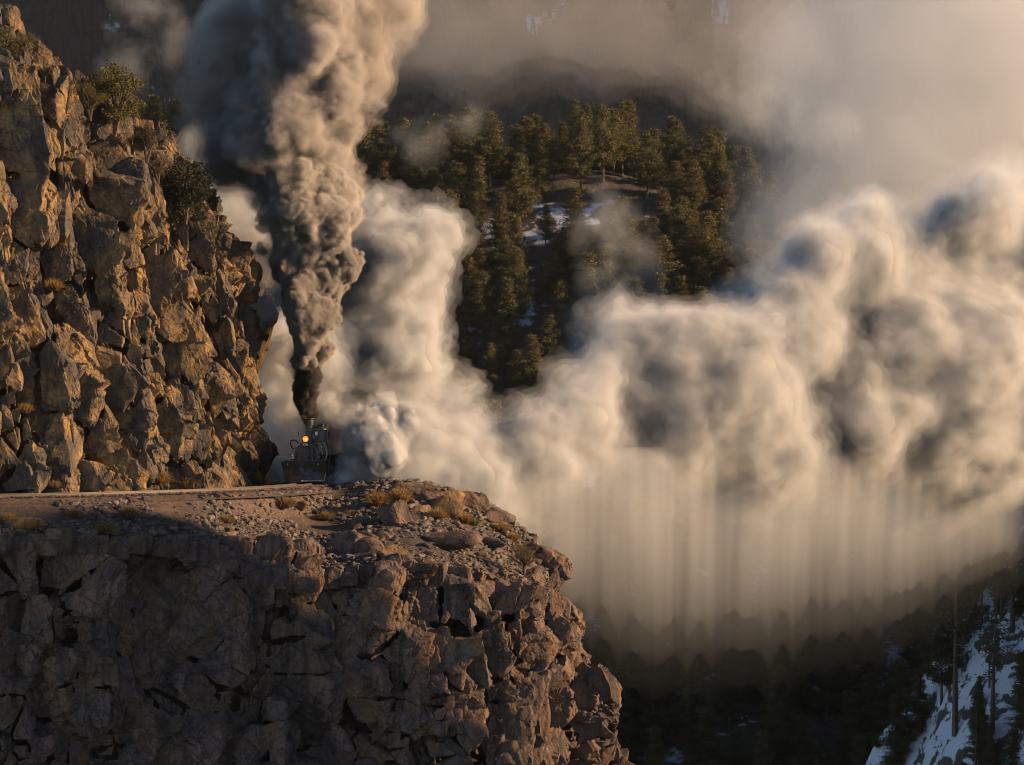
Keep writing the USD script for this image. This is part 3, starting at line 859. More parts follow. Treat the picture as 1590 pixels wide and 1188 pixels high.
print('hillside trees', len(placed))
kinds = []
for x, y, z, px, py in placed:
    u = rt.random()
    if py > 760:
        k = ('spruce_tree', 'dark spruce', SPRUCES[int(rt.integers(3))], rt.uniform(9, 15)) if u < .7 else ('pine_tree', 'dark pine', PINES[3], rt.uniform(9, 15))
    elif u < .10:
        k = ('pine_tree', 'brown pine', PINES[2], rt.uniform(7, 10))
    elif u < .38:
        k = ('spruce_tree', 'conical spruce', SPRUCES[int(rt.integers(3))], rt.uniform(9, 15))
    else:
        k = ('pine_tree', 'olive pine', PINES[int(rt.choice([0, 1, 3]))], rt.uniform(7, 14))
    if py > 760:
        where = 'in the gorge ' + ('under the near mist' if px < 1050 else 'under the middle mist' if px < 1250 else 'beside the snowy spur')
        where += ', ' + ('at frame bottom' if py > 1090 else 'below its hem' if py < 930 else 'halfway down')
    elif px < 420:
        where = 'beyond the cliff ' + ('above its highest rocks' if px < 150 else 'behind the round pine' if px < 260 else 'against the dark smoke')
    else:
        where = ('near the hillside top' if py < 250 else 'high on the hill' if py < 340 else 'mid hillside' if py < 480 else 'low on the hill')
        where += ' ' + ('beside the white plume' if px < 690 else 'right of the white plume' if px < 800 else 'above the near steam' if px < 930 else 'above the middle steam' if px < 1120 else 'in haze above the far steam')
    kinds.append((k, where))
zones = {}
ORD = ['first', 'second', 'third', 'fourth', 'fifth', 'sixth', 'seventh', 'eighth', 'ninth', 'tenth', 'eleventh', 'twelfth', 'thirteenth', 'fourteenth', 'fifteenth', 'sixteenth', 'seventeenth', 'eighteenth', 'nineteenth', 'twentieth']
ORD += ['twenty-' + w for w in ORD[:9]] + ['thirtieth'] + ['thirty-' + w for w in ORD[:9]] + ['fortieth'] + ['forty-' + w for w in ORD[:9]]
for n, (k, where) in enumerate(kinds):
    zones.setdefault((k[1], where), []).append(n)
labels = {}
for (kind_, where), ns in zones.items():
    for r_, n in enumerate(sorted(ns, key=lambda n: placed[n][3])):
        o_ = 'lone' if len(ns) == 1 else 'leftmost' if r_ == 0 else 'rightmost' if r_ == len(ns) - 1 else ORD[r_] if r_ < len(ORD) else ''
        labels[n] = (f'{o_} {kind_} from the left {where}' if o_ in ORD else f'{o_} {kind_} {where}'.strip(), f'{kind_}s {where}')
for n, (x, y, z, px, py) in enumerate(placed):
    k = kinds[n][0]
    plant_tree(k[2], x, y, z, k[3], k[0], labels[n][0], group=labels[n][1], wide=rt.uniform(.9, 1.45))

# trees on the snowy spur, placed one by one
spur_trees = [  # px of the foot, depth, height m, kind, label
    (1487, 396, 13.5, SPRUCES[2], 'spruce_tree', 'broad dark spruce lowest on the snowy spur'),
    (1483, 415, 24.0, SPARSE[0], 'pine_tree', 'very tall thin trunked pine rising behind the broad spruce'),
    (1524, 425, 12.0, SPARSE[1], 'pine_tree', 'bare trunked pine alone in the middle of the open snow'),
    (1541, 408, 18.0, SPARSE[0], 'pine_tree', 'pine with a leaning lower trunk on the snow'),
    (1556, 422, 17.0, SPARSE[1], 'pine_tree', 'slim straight pine beside the thick trunked one'),
    (1572, 418, 20.0, PINES[3], 'pine_tree', 'thick trunked pine high on the snowy spur'),
    (1520, 412, 5.2, SPRUCES[1], 'spruce_sapling', 'small spruce sapling standing alone in the snow'),
    (1532, 398, 8.0, SPRUCES[1], 'spruce_tree', 'young spruce just right of the broad one on the snow'),
    (1573, 396, 9.0, SPRUCES[0], 'spruce_tree', 'bushy spruce in the lowest right of the snow'),
    (1434, 404, 12.5, SPARSE[1], 'pine_tree', 'scraggy pine at the left edge of the snow'),
    (1421, 396, 10.5, SPARSE[0], 'pine_tree', 'bare limbed pine at the bottom tip of the snow'),
    (1462, 424, 12.0, PINES[3], 'pine_tree', 'dark pine on the shoulder of the snowy spur'),
    (1586, 430, 16.0, SPRUCES[2], 'spruce_tree', 'tall spruce cut by the frame high on the spur'),
    (1506, 432, 15.0, SPARSE[0], 'pine_tree', 'thin pine on the crest of the spur, dim in the falling mist'),
    (1590, 405, 9.0, SPRUCES[1], 'spruce_tree', 'spruce half out of frame midway down the snow'),
    (1468, 392, 7.5, SPRUCES[0], 'spruce_tree', 'ragged spruce left of the broad one at the frame bottom'),
    (1402, 388, 6.0, PINES[3], 'pine_tree', 'small dark pine at the very bottom left of the snow'),
    (1552, 392, 6.5, SPRUCES[1], 'spruce_tree', 'little dark spruce at the frame bottom between two larger ones'),
    (1512, 428, 17.0, PINES[1], 'pine_tree', 'bushy pine on the crest of the snowy spur'),
    (1537, 434, 18.0, SPARSE[1], 'pine_tree', 'tall gaunt pine fading into the falling mist'),
    (1562, 436, 19.0, SPRUCES[2], 'spruce_tree', 'tall spruce at the upper right edge in the mist'),
    (1500, 402, 4.0, PINES[3], 'pine_sapling', 'low bushy pine in the snow between the two tall trunks'),
    (1448, 432, 11.0, SPRUCES[0], 'spruce_tree', 'dark spruce just over the crest left of the snow'),
]
for px, Y, h, pr, nm, lab in spur_trees:
    x = (px - 795) / SCALE * Y / DIST
    plant_tree(pr, x, Y, float(spur(np.array([x]), np.array([Y]))[0]), h, nm, lab)
crest_n = 0
for px in (1392, 1408, 1428, 1446, 1470, 1488, 1500, 1516, 1530, 1548, 1566, 1580):
    Y = 428 + rt.uniform(-3, 4)
    x = (px - 795) / SCALE * Y / DIST
    pr = [SPRUCES[0], PINES[3], SPRUCES[2], PINES[1]][crest_n % 4]
    plant_tree(pr, x, Y, float(spur(np.array([x]), np.array([Y]))[0]), rt.uniform(7, 12), 'spruce_tree' if crest_n % 2 == 0 else 'pine_tree',
               f"{'leftmost' if crest_n == 0 else ORD[crest_n]} tree {'' if crest_n == 0 else 'from the left '}along the dark crest line of the snowy spur")
    crest_n += 1
young = sorted((rt.uniform(1400, 1592), rt.uniform(392, 430)) for _ in range(16))
for k, (px, Y) in enumerate(young):
    x = (px - 795) / SCALE * Y / DIST
    plant_tree([SPRUCES[1], SPRUCES[0], SPARSE[1]][k % 3], x, Y, float(spur(np.array([x]), np.array([Y]))[0]), rt.uniform(3.5, 9), 'spruce_tree',
               f"{'leftmost' if k == 0 else 'rightmost' if k == 15 else ORD[k]} young dark conifer {'' if k in (0, 15) else 'from the left '}among the bigger trees on the snow".replace('  ', ' '))
low_bushes = []
for k in range(26):
    x, Y = rt.uniform(44, 80), rt.uniform(372, 434)
    z = float(spur(np.array([x]), np.array([Y]))[0])
    px, py = pixel(np.array([x, Y, z]))
    if z > -100 and px[0] < 1600 and py[0] < 1195:
        low_bushes.append((px[0], x, Y, z))
for k, (px, x, Y, z) in enumerate(sorted(low_bushes)):
    plant_tree(PINES[2], x, Y, z, rt.uniform(1.2, 2.6), 'bush', f"{'leftmost' if k == 0 else ORD[k]} low dark bush {'' if k == 0 else 'from the left '}poking out of the snow on the spur", 'bush', wide=1.8)

# distant woods on the mountain: one mass of low trees
fp = UsdGeom.Xform.Define(stage, '/World/distant_woods/far_tree').GetPrim()
rf = np.random.default_rng(99)
ms = []
for k in range(4):
    m = trimesh.creation.cone(1.6 - .3 * k, 4.2, sections=7); m.apply_translation([0, 0, 1.0 + 2.1 * k])
    m.vertices += rf.normal(size=m.vertices.shape) * .22
    ms.append(m)
usdkit.mesh(stage, str(fp.GetPath()) + '/crown', cat_(*ms), FAR_NEEDLE)
pts = np.stack([rf.uniform(-420, 420, 15000), rf.uniform(1540, 2100, 15000)], 1)
pz = mountain(pts[:, 0], pts[:, 1])
ppx, ppy = pixel(np.c_[pts, pz])
sn = fbm(np.c_[pts, 0 * pz], 38.0, 3, 61)
okp = (ppx > -30) & (ppx < 1620) & (ppy > -40) & (ppy < 480) & (sn < .22 + .3 * rf.random(len(sn)))
pts, pz = pts[okp], pz[okp]
pi = UsdGeom.PointInstancer.Define(stage, '/World/distant_woods')
pi.CreatePrototypesRel().SetTargets([fp.GetPath()])
pi.CreateProtoIndicesAttr(Vt.IntArray.FromNumpy(np.zeros(len(pts), np.int32)))
pi.CreatePositionsAttr(Vt.Vec3fArray.FromNumpy(np.c_[pts, pz].astype(np.float32)))
sc = rf.uniform(.7, 1.5, len(pts))
pi.CreateScalesAttr(Vt.Vec3fArray.FromNumpy(np.c_[sc * .95, sc * .95, sc * .95].astype(np.float32)))
data(pi.GetPrim(), 'bare dark woods covering the distant mountainside', None, None, 'stuff')
print('woods', len(pts), round(time.time() - T0, 1))

# ------------------------------------------------------------------ trees and shrubs on the cliffs
def bushy(seed, H, W, needle, trunkt=.3, stems=5, per=7, clumps=110, dens=1.0):
    r = np.random.default_rng(seed)
    wood, C_, S_ = [], [], []
    for k in range(stems):
        az = r.uniform(0, 2 * math.pi)
        top = np.array([math.cos(az) * W * .38 * r.random(), math.sin(az) * W * .38 * r.random(), H * r.uniform(.6, .92)])
        mid = top * np.array([.35, .35, .45])
        base = np.array([0, 0, 0.0])
        wood += [limb(base, mid, .05 * H ** .6, .03 * H ** .6, 6), limb(mid, top, .03 * H ** .6, .01, 5)]
    n = 0
    while n < clumps * dens:
        d = r.normal(size=3); d /= np.linalg.norm(d)
        q = d * r.random() ** .4
        p = np.array([q[0] * W / 2, q[1] * W / 2, H * (.5 + trunkt / 2) + q[2] * H * (1 - trunkt) / 2])
        if meshkit.noise(p / (max(H, W) * .2), seed) < .47:
            continue
        b = np.array([p[0] * .3, p[1] * .3, H * trunkt * .8 + .5 * max(0, p[2] - H * trunkt)])
        if n % 3 == 0:
            wood.append(limb(b, p, .022 * H ** .5, .008, 4))
        C_.append(p); S_.append(H * .085 * r.uniform(.7, 1.3)); n += 1
    return cat_(*wood), leafcloud(np.array(C_), np.array(S_), r, per * 5, .7, .42)


def bush(name, cat, label, seed, P, H, W, needle, **kw):
    t_ = thing(name, label, cat, P)
    w, c = bushy(seed, H, W, needle, **kw)
    part(t_, 'trunk', w, BARK)
    part(t_, 'crown', c, needle)


def top_of_wall(px, Yoff=1.2):
    x = np.interp(px, _wpx, _wx)
    y = float(wall_y(x)) + Yoff
    z = float(np.interp(x, _wx, _wz))
    x = (px - 795) / SCALE * y / DIST
    return np.array([x, y, z])


p = top_of_wall(178, 3.0); p[2] = (594 - 212) / SCALE * p[1] / DIST
bush('pinyon_pine', 'tree', 'round crowned pine with dark limbs on top of the golden cliff', 301, p, 4.2, 3.4, NEEDLE[0], trunkt=.22, stems=7, clumps=210, per=9)
p = top_of_wall(2, 2.0); p[2] = (594 - 108) / SCALE * p[1] / DIST
bush('juniper_tree', 'tree', 'juniper at the top left corner on the highest rocks', 302, p, 2.6, 2.6, NEEDLE[0], clumps=120)
p = top_of_wall(288, 1.6); p[2] = (594 - 348) / SCALE * p[1] / DIST
bush('juniper_tree', 'tree', 'dark juniper on the cliff shoulder against the steam', 303, p, 4.1, 2.9, NEEDLE[3], trunkt=.08, clumps=260, per=9)
p = top_of_wall(246, 2.2); p[2] = (594 - 285) / SCALE * p[1] / DIST
bush('shrub', 'shrub', 'rust orange shrub between the round pine and the dark juniper', 304, p, 1.9, 1.7, NEEDLE[2], clumps=90)
p = top_of_wall(326, 1.0); p[2] = (594 - 366) / SCALE * p[1] / DIST
bush('shrub', 'shrub', 'low olive shrub at the cliff nose beside the smoke', 305, p, .9, 1.7, NEEDLE[0], clumps=70)
p = top_of_wall(205, 3.4); p[2] = (594 - 240) / SCALE * p[1] / DIST
bush('shrub', 'shrub', 'brown shrub under the round pine on the cliff', 306, p, 1.5, 2.0, NEEDLE[2], clumps=80)
for k_, (px_, py_, H_, W_, nd_, lab_) in enumerate([(38, 92, 1.6, 1.7, 0, 'dark scrub on the highest rocks right of the corner juniper'), (70, 128, 1.2, 1.6, 3, 'low dark scrub halfway along the sloping cliff top'), (108, 158, 1.5, 1.3, 2, 'brown scrub on the sloping cliff top'),
        (140, 188, 2.2, 1.6, 0, 'upright olive shrub just left of the round pine'), (228, 252, 2.3, 1.7, 3, 'dark shrub just right of the round pine'), (262, 300, 1.5, 1.5, 0, 'olive shrub left of the dark juniper'), (312, 352, 1.4, 1.3, 3, 'dark shrub right under the dark juniper'), (152, 250, 1.0, 1.4, 2, 'dry scrub in a cleft below the round pine')]):
    p = top_of_wall(px_, 1.6 + .2 * k_); p[2] = (594 - py_) / SCALE * p[1] / DIST
    bush('shrub', 'shrub', lab_, 320 + k_, p, H_, W_, NEEDLE[nd_], clumps=90, stems=4)
p = at(400, 535, 246)
bush('shrub', 'shrub', 'green shrub below the ochre buttress in the steam gap', 307, p, 2.4, 3.0, NEEDLE[0], clumps=120)
P = hit(812, 880)
P = at(812, 884, 209.5) if P is None else P
bush('shrub', 'shrub', 'olive shrub growing on the ledge near the promontory tip', 308, at(814, 893, 209.0), 1.9, 1.9, NEEDLE[2], clumps=120, per=8)


def tuft_mesh(seed, H, W, blades, stiff):
    r = np.random.default_rng(seed)
    V, F = [], []
    for k in range(blades):
        az, lean = r.uniform(0, 2 * math.pi), r.random() ** .8 * stiff
        d = np.array([math.cos(az) * math.sin(lean), math.sin(az) * math.sin(lean), math.cos(lean)])
        l = H * r.uniform(.6, 1.1)
        b = np.array([math.cos(az), math.sin(az), 0]) * W * .28 * r.random()
        s = np.cross(d, r.normal(size=3)); s /= np.linalg.norm(s); s *= .014
        m = b + d * l * .55 + np.array([0, 0, .04])
        e = b + d * l - np.array([0, 0, .12 * l * math.sin(lean)])
        i = len(V)
        V += [b - s, b + s, m + s * .8, m - s * .8, e]
        F += [[i, i + 1, i + 2], [i, i + 2, i + 3], [i + 3, i + 2, i + 4]]
    return np.array(V), np.array(F)


TUFTS = []
for k, (H, W, n, st_, mt) in enumerate([(.75, .8, 620, 1.15, STRAW), (.6, .9, 520, 1.3, STRAW2), (.85, .7, 520, .95, STRAW), (.7, .8, 160, 1.0, GREEN)]):
    p_ = proto(f'tuft_{"abcd"[k]}')
    part(p_, 'blades', tuft_mesh(500 + k, H, W, n, st_), mt)
    TUFTS.append(p_)
tufts = [  # pixel of the foot, surface, kind, width m, label
    (246, 752, 'wall', 0, 1.9, 'pale golden grass clump at the cliff foot, left of the sunlit one'),
    (288, 758, 'wall', 2, 1.5, 'bright sunlit grass clump at the cliff foot'),
    (320, 758, 'wall', 0, 1.2, 'small golden tuft nearest the locomotive at the cliff foot'),
    (85, 756, 'wall', 1, 1.1, 'dull tuft at the shaded left foot of the cliff'),
    (205, 752, 'wall', 1, 1.4, 'brushy tuft in shadow at the cliff foot'),
    (440, 788, 'ground', 1, 1.9, 'grey brown brush on the bank just below the locomotive'),
    (165, 828, 'ground', 0, 1.4, 'round straw tuft on the brink of the lower cliff'),
    (115, 804, 'ground', 0, 1.2, 'tuft on the gravel bank above the brink'),
    (200, 806, 'ground', 1, 1.9, 'wide dusky brush on the gravel bank'),
    (352, 812, 'ground', 1, 1.3, 'straw brush midway down the gravel bank'),
    (14, 810, 'ground', 0, 1.1, 'tuft at the left edge of the gravel bank'),
    (507, 806, 'ground', 1, 1.4, 'faint brush on the scree below the steam'),
    (586, 786, 'ground', 0, 2.0, 'large golden grass clump where the steam touches the ground'),
    (622, 783, 'ground', 2, 1.9, 'second golden clump right of the large one on the crest'),
    (566, 838, 'ground', 1, 1.2, 'thin brush low on the scree slope'),
    (600, 800, 'ground', 3, 1.1, 'grey green yucca among the golden clumps'),
    (680, 806, 'ground', 0, 1.5, 'golden tuft on the rocky lit slope of the promontory'),
    (722, 812, 'ground', 0, 1.4, 'straw tuft behind the yellow green yucca'),
    (735, 815, 'ground', 3, 1.4, 'yellow green yucca on the promontory'),
    (778, 826, 'ground', 0, 1.3, 'golden tuft low on the promontory near its tip'),
    (795, 842, 'ground', 2, 1.2, 'tall straw tuft at the promontory tip'),
    (663, 765, 'ground', 1, 1.3, 'brown brush on the crest in front of the steam'),
    (545, 800, 'ground', 1, 1.0, 'small brush beside the scree in shadow'),
    (732, 930, 'low', 1, 1.2, 'grass tuft on a ledge of the dark lower cliff'),
    (182, 388, 'wall', 2, 1.5, 'orange grass clump in a cleft of the upper cliff'),
    (84, 450, 'wall', 0, 1.4, 'orange tuft on the shaded left part of the cliff'),
    (40, 640, 'wall', 0, 1.2, 'tuft on a small ledge in the dark corner of the cliff'),
    (58, 310, 'wall', 1, 1.3, 'dry tuft among the broken rocks high on the cliff'),
]
for px, py, where, k, w, lab in tufts:
    P = hit(px, py, which=where)
    if P is None:
        P = hit(px, py, which='ground')
    if P is None:
        continue
    if where == 'ground':
        P[2] = ground(P[0], P[1])
    copy_of(TUFTS[k], 'yucca' if k == 3 else 'grass_tuft', lab, 'yucca' if k == 3 else 'grass tuft', P + np.array([0, -.15, -.05]), random.uniform(0, 360), w / 1.35)

# ------------------------------------------------------------------ loose stones
rs = np.random.default_rng(123)


def stone(seed, sub=2):
    r = np.random.default_rng(seed)
    n = r.normal(size=(11, 3)); n /= np.linalg.norm(n, axis=1, keepdims=True)
    h = r.uniform(.55, 1.0, 11)
    S = SPHERE[sub]
    u = np.array(S.vertices)
    t = ((np.maximum(u @ n.T, 1e-6) / h) ** 22).sum(1) ** (-1 / 22)
    P = u * np.minimum(t, 1.5)[:, None] * np.array([1.2, .9, .65])
    return P + .05 * fbm(P, .5, 3, seed)[:, None] * u, S.faces


protos = []
for k in range(9):
    cp = UsdGeom.Xform.Define(stage, f'/World/scree/stone_{k:03d}').GetPrim()
    P_, F_ = stone(900 + k, 1)
    usdkit.mesh(stage, str(cp.GetPath()) + '/stone', (P_, F_), STONE[k % 3])
    protos.append(cp.GetPath())
cand = np.stack([rs.uniform(-42, 3, 90000), rs.uniform(192, 236, 90000)], 1)
s_ = offset(cand[:, 0], cand[:, 1])
z_ = bench(cand[:, 0], cand[:, 1])
edge = np.interp(cand[:, 0], _fx, _fy)
rr = np.interp(z_, _rz, _rx) - np.maximum(0, 0.06 * np.abs(cand[:, 1] - 214) ** 1.6 - 0.3)
okc = (s_ > 1.5) & (cand[:, 1] > edge) & (cand[:, 0] < rr) & (fbm(np.c_[cand, z_], 4.0, 2, 88) > -.35 + .5 * rs.random(len(cand)))
okc |= (s_ < -1.6) & (s_ > -3.6) & (rs.random(len(cand)) < .8)
bed = np.abs(s_) < 1.5
okc |= bed & (rs.random(len(cand)) < .9)
z_ = np.where(bed, RAIL_Z - .19, z_)
cand, z_, bed = cand[okc][:26000], z_[okc][:26000], bed[okc][:26000]
size = .035 + .22 * rs.random(len(cand)) ** 7 + .035 * rs.random(len(cand))
size = np.where(bed, .03 + .05 * rs.random(len(cand)), size)
pi = UsdGeom.PointInstancer.Define(stage, '/World/scree')
pi.CreatePrototypesRel().SetTargets(protos)
pi.CreateProtoIndicesAttr(Vt.IntArray.FromNumpy(rs.integers(0, 9, len(cand)).astype(np.int32)))
pi.CreatePositionsAttr(Vt.Vec3fArray.FromNumpy(np.c_[cand, z_ + .03 + .2 * size].astype(np.float32)))
pi.CreateScalesAttr(Vt.Vec3fArray.FromNumpy(np.repeat(size[:, None], 3, 1).astype(np.float32)))
ang = rs.uniform(0, math.pi, len(cand))
pi.CreateOrientationsAttr(Vt.QuathArray([Gf.Quath(float(math.cos(a)), 0.0, 0.0, float(math.sin(a))) for a in ang]))
data(pi.GetPrim(), 'loose gravel and broken stones on the slope below the track', None, None, 'stuff')
boulders = [(40, 818, .95, 'long low red boulder above the brink of the lower cliff'), (282, 822, .55, 'dark boulder with a sunlit pale side on the gravel bank'),
            (463, 787, .5, 'dark stone beside the brush below the locomotive'), (655, 795, .6, 'flat pale stone between golden clumps'),
            (690, 793, 1.3, 'big brown rock on the promontory crest'), (765, 806, .9, 'pointed rock at the promontory skyline'), (700, 780, 1.0, 'dark rock under the steam on the crest'),
            (642, 762, .8, 'upright slab on the skyline behind the golden clumps'), (610, 862, .9, 'tilted slab in the middle of the scree'), (690, 846, 1.3, 'long ledge stone in the lit scree'),
            (545, 848, .6, 'grey block low in the shaded scree'), (400, 838, .6, 'flat stone in the shaded gravel'), (470, 850, .8, 'grey slab above the stained cliff'), (760, 850, .8, 'reddish block on the lit promontory slope')]
for n, (px, py, r_, lab) in enumerate(boulders):
    P = hit(px, py)
    if P is None:
        continue
    V_, F_ = stone(700 + n, 3)
    V_ = V_ * r_ * np.array([1, .8, .75]) @ rot(rs.uniform(-40, 40), [0, 0, 1])[:3, :3].T + np.array([P[0], P[1], ground(P[0], P[1]) + .18 * r_])
    single('boulder', (V_, F_), ROCK_LOW if n % 2 else ROCK_FAR, lab, 'boulder')
print('stones', round(time.time() - T0, 1))
#STEAM
# ------------------------------------------------------------------ smoke and steam: nested closed bodies of vapour, thin outside and dense inside
def lattice(shape, h, scale, octs, rough=.5, seed=0, billow=False, stretch=(1, 1, 1)):
    r = np.random.default_rng(seed)
    out, amp, tot = np.zeros(shape, np.float32), 1.0, 0.0
    for o in range(octs):
        co, n = [], []
        for i, s in enumerate(shape):
            cell = max(scale * stretch[i] / 2 ** o / h[i], .8)
            n.append(int(math.ceil(s / cell)) + 5)
            co.append((np.arange(s) / cell + 1 + r.random()).astype(np.float32))
        a = r.random(n).astype(np.float32) * 2 - 1
        for ax in range(3):
            i = np.floor(co[ax]).astype(int); t = co[ax] - i
            w = [(1 - t) ** 3 / 6, (3 * t ** 3 - 6 * t ** 2 + 4) / 6, (-3 * t ** 3 + 3 * t ** 2 + 3 * t + 1) / 6, t ** 3 / 6]
            sh = [1, 1, 1]; sh[ax] = -1
            a = sum(np.take(a, np.clip(i + k - 1, 0, a.shape[ax] - 1), axis=ax) * w[k].reshape(sh) for k in range(4))
        a *= 2.4
        if billow:
            a = np.abs(a) * 2 - .6
        out += amp * a; tot += amp; amp *= rough
    return out / tot


def nets(F, level, org, h):
    """The closed surface of F > level, one vertex per crossed cell."""
    S = F > level
    acc, cnt, edges = np.zeros(tuple(np.array(F.shape) - 1) + (3,), np.float32), np.zeros(tuple(np.array(F.shape) - 1), np.float32), []
    for ax in range(3):
        a0, a1 = [slice(None)] * 3, [slice(None)] * 3
        a0[ax], a1[ax] = slice(None, -1), slice(1, None)
        a0, a1 = tuple(a0), tuple(a1)
        ch = S[a0] != S[a1]
        I = np.argwhere(ch)
        if not len(I):
            return None
        a, b = F[a0][ch], F[a1][ch]
        p = I.astype(np.float32); p[:, ax] += (level - a) / (b - a)
        o1, o2 = (ax + 1) % 3, (ax + 2) % 3
        fl = S[a0][ch]
        for da in (0, 1):
            for db in (0, 1):
                J = I.copy(); J[:, o1] -= da; J[:, o2] -= db
                for c in range(3):
                    np.add.at(acc[..., c], tuple(J.T), p[:, c])
                np.add.at(cnt, tuple(J.T), 1)
        edges.append((I, o1, o2, fl))
    on = cnt > 0
    vid = np.full(cnt.shape, -1, np.int64); vid[on] = np.arange(on.sum())
    V = acc[on] / cnt[on][:, None] * h + org
    quads = []
    for I, o1, o2, fl in edges:
        def g(da, db):
            J = I.copy(); J[:, o1] -= da; J[:, o2] -= db
            return vid[tuple(J.T)]
        q = np.stack([g(1, 1), g(0, 1), g(0, 0), g(1, 0)], 1)
        q[~fl] = q[~fl][:, ::-1]
        quads.append(q)
    return V, np.vstack(quads)


VOL = {}
CORE = {}


def core_material(col):
    """Dense vapour seen as a body: light is scattered back and let through."""
    if col not in CORE:
        CORE[col] = usdkit.material(stage, f'/World/Looks/dense_vapour_{len(CORE)}', {'d': ('diffuse_bsdf', {'color': col}), 't': ('translucent_bsdf', {'color': col}), 'm': ('mix_closure', {'fac': 0.6})},
                                    [('d.BSDF', 'm.closure1'), ('t.BSDF', 'm.closure2')], surface='m.closure')
    return CORE[col]




def vapour(density, color, g=0.0):
    k = (round(density, 4), color, g)
    if k not in VOL:
        VOL[k] = usdkit.material(stage, f'/World/Looks/vapour_{len(VOL)}', {'p': ('principled_volume', {'color': color, 'density': density, 'anisotropy': g})}, volume='p.volume')
    return VOL[k]


def cloud(name, label, balls, h, levels, scale, amp, octs=5, rough=.55, pad=1.5, seed=0, billow=False, stretch=(1, 1, 1), soft=.35, color=(.97, .97, .97), squash=1.0, fade=None, scale2=None, core=None):
    """balls: photograph pixel of the centre, radius in pixels, depth. levels: (field level, added density)."""
    C_ = np.array([[*at(b[0], b[1], b[3]), b[2] / SCALE * b[3] / DIST] for b in balls])
    h = np.array(h if np.ndim(h) else (h,) * 3, float)
    rr_ = C_[:, 3:] * np.array([1, max(1, squash), 1])
    lo, hi = (C_[:, :3] - rr_).min(0) - pad, (C_[:, :3] + rr_).max(0) + pad
    n = tuple(np.ceil((hi - lo) / h).astype(int))
    ax = [(lo[i] + np.arange(n[i]) * h[i]).astype(np.float32) for i in range(3)]
    k = soft * float(np.median(C_[:, 3]))
    acc = np.zeros(n, np.float32)
    for c in C_:
        d = c[3] - np.sqrt((ax[0] - c[0])[:, None, None] ** 2 + (((ax[1] - c[1]) / squash) ** 2)[None, :, None] + ((ax[2] - c[2]) ** 2)[None, None, :])
        acc += np.exp(np.clip(d / k, -40, 40))
    F = k * np.log(acc + 1e-12)
    kk = np.clip((F + 2.5 * amp) / amp, 0, 1)
    F = F + amp * lattice(n, h, scale, octs, rough, seed, billow, stretch)
    if scale2:
        F = F + scale2[1] * lattice(n, h, scale2[0], 3, .5, seed + 9, scale2[2])
    if fade is not None:
        F = F + fade(ax[0][:, None, None], ax[1][None, :, None], ax[2][None, None, :])
    F[[0, -1]] = -9; F[:, [0, -1]] = -9; F[:, :, [0, -1]] = -9
    root = thing(name, label, None, kind='stuff')
    nv = 0
    for i, (lev, dens) in enumerate(levels):
        m = nets(F, lev, lo, h)
        if m is None:
            continue
        nv += len(m[0])
        part(root, ['thin_vapour', 'vapour', 'thick_vapour', 'dense_core', 'heart'][i], m, vapour(dens, color))
    if core is not None and (m := nets(np.ascontiguousarray(ndimage.gaussian_filter(F, 1.1)[::2, ::2, ::2]), core, lo, h * 2)) is not None:
        part(root, 'core', m, core_material((.95, .94, .93)), smooth=True)
    print(name, n, nv, round(time.time() - T0, 1))


rv = np.random.default_rng(3)
J = lambda L, Y, k=30.0, s=1.0: [(a, b, r * s, Y + rv.uniform(-1, 1) * r / k) for a, b, r in L]
# the dark exhaust standing over the stack: black at the chimney, paler as it rises
S0 = [(473, 650, 7), (473, 640, 9), (473, 630, 10), (474, 615, 12), (477, 598, 14), (480, 578, 18), (478, 553, 22)]
S1 = [(478, 560, 20), (484, 528, 26), (477, 500, 32), (492, 492, 20), (486, 472, 36), (474, 448, 38), (495, 432, 34), (455, 408, 42), (500, 398, 40), (530, 410, 18)]
S2 = [(470, 390, 46), (470, 372, 50), (503, 350, 42), (450, 330, 46), (482, 300, 54), (520, 288, 30), (440, 268, 50), (490, 250, 48)]
S3 = [(482, 285, 50), (440, 268, 46), (490, 250, 52), (425, 235, 48), (512, 215, 42), (400, 200, 62), (455, 190, 60), (505, 170, 48), (470, 145, 54), (510, 120, 44), (440, 110, 56), (490, 80, 54), (450, 50, 56), (510, 30, 50), (470, -10, 60)]
cloud('smoke_column', 'dark billowing coal smoke column standing over the smokestack', J(S0, 225.2, 40, .9), .08, [(-.02, 1.5), (.08, 8)], 0.9, .55, 4, .66, billow=True, color=(.13, .115, .105), seed=1)
cloud('smoke_column', 'knotted grey brown smoke in the middle of the column', J(S1, 225.2, 30, .86), .10, [(-.05, .8), (.08, 8.0)], 1.5, .85, 5, .64, billow=True, color=(.60, .52, .45), seed=21)
cloud('smoke_column', 'swelling brown smoke below the spreading top of the column', J(S2, 225.6, 28, .86), .12, [(-.1, .5), (.1, 4.0)], 1.9, 1.1, 5, .62, billow=True, color=(.78, .69, .60), seed=22)
cloud('smoke_column', 'loosening grey brown smoke near the top of the column', J(S3, 226, 26, .86), .15, [(-.35, .15), (0, .5), (.35, 1.6)], 2.3, 1.7, 5, .63, billow=True, color=(.74, .65, .58), seed=23, pad=2.5)
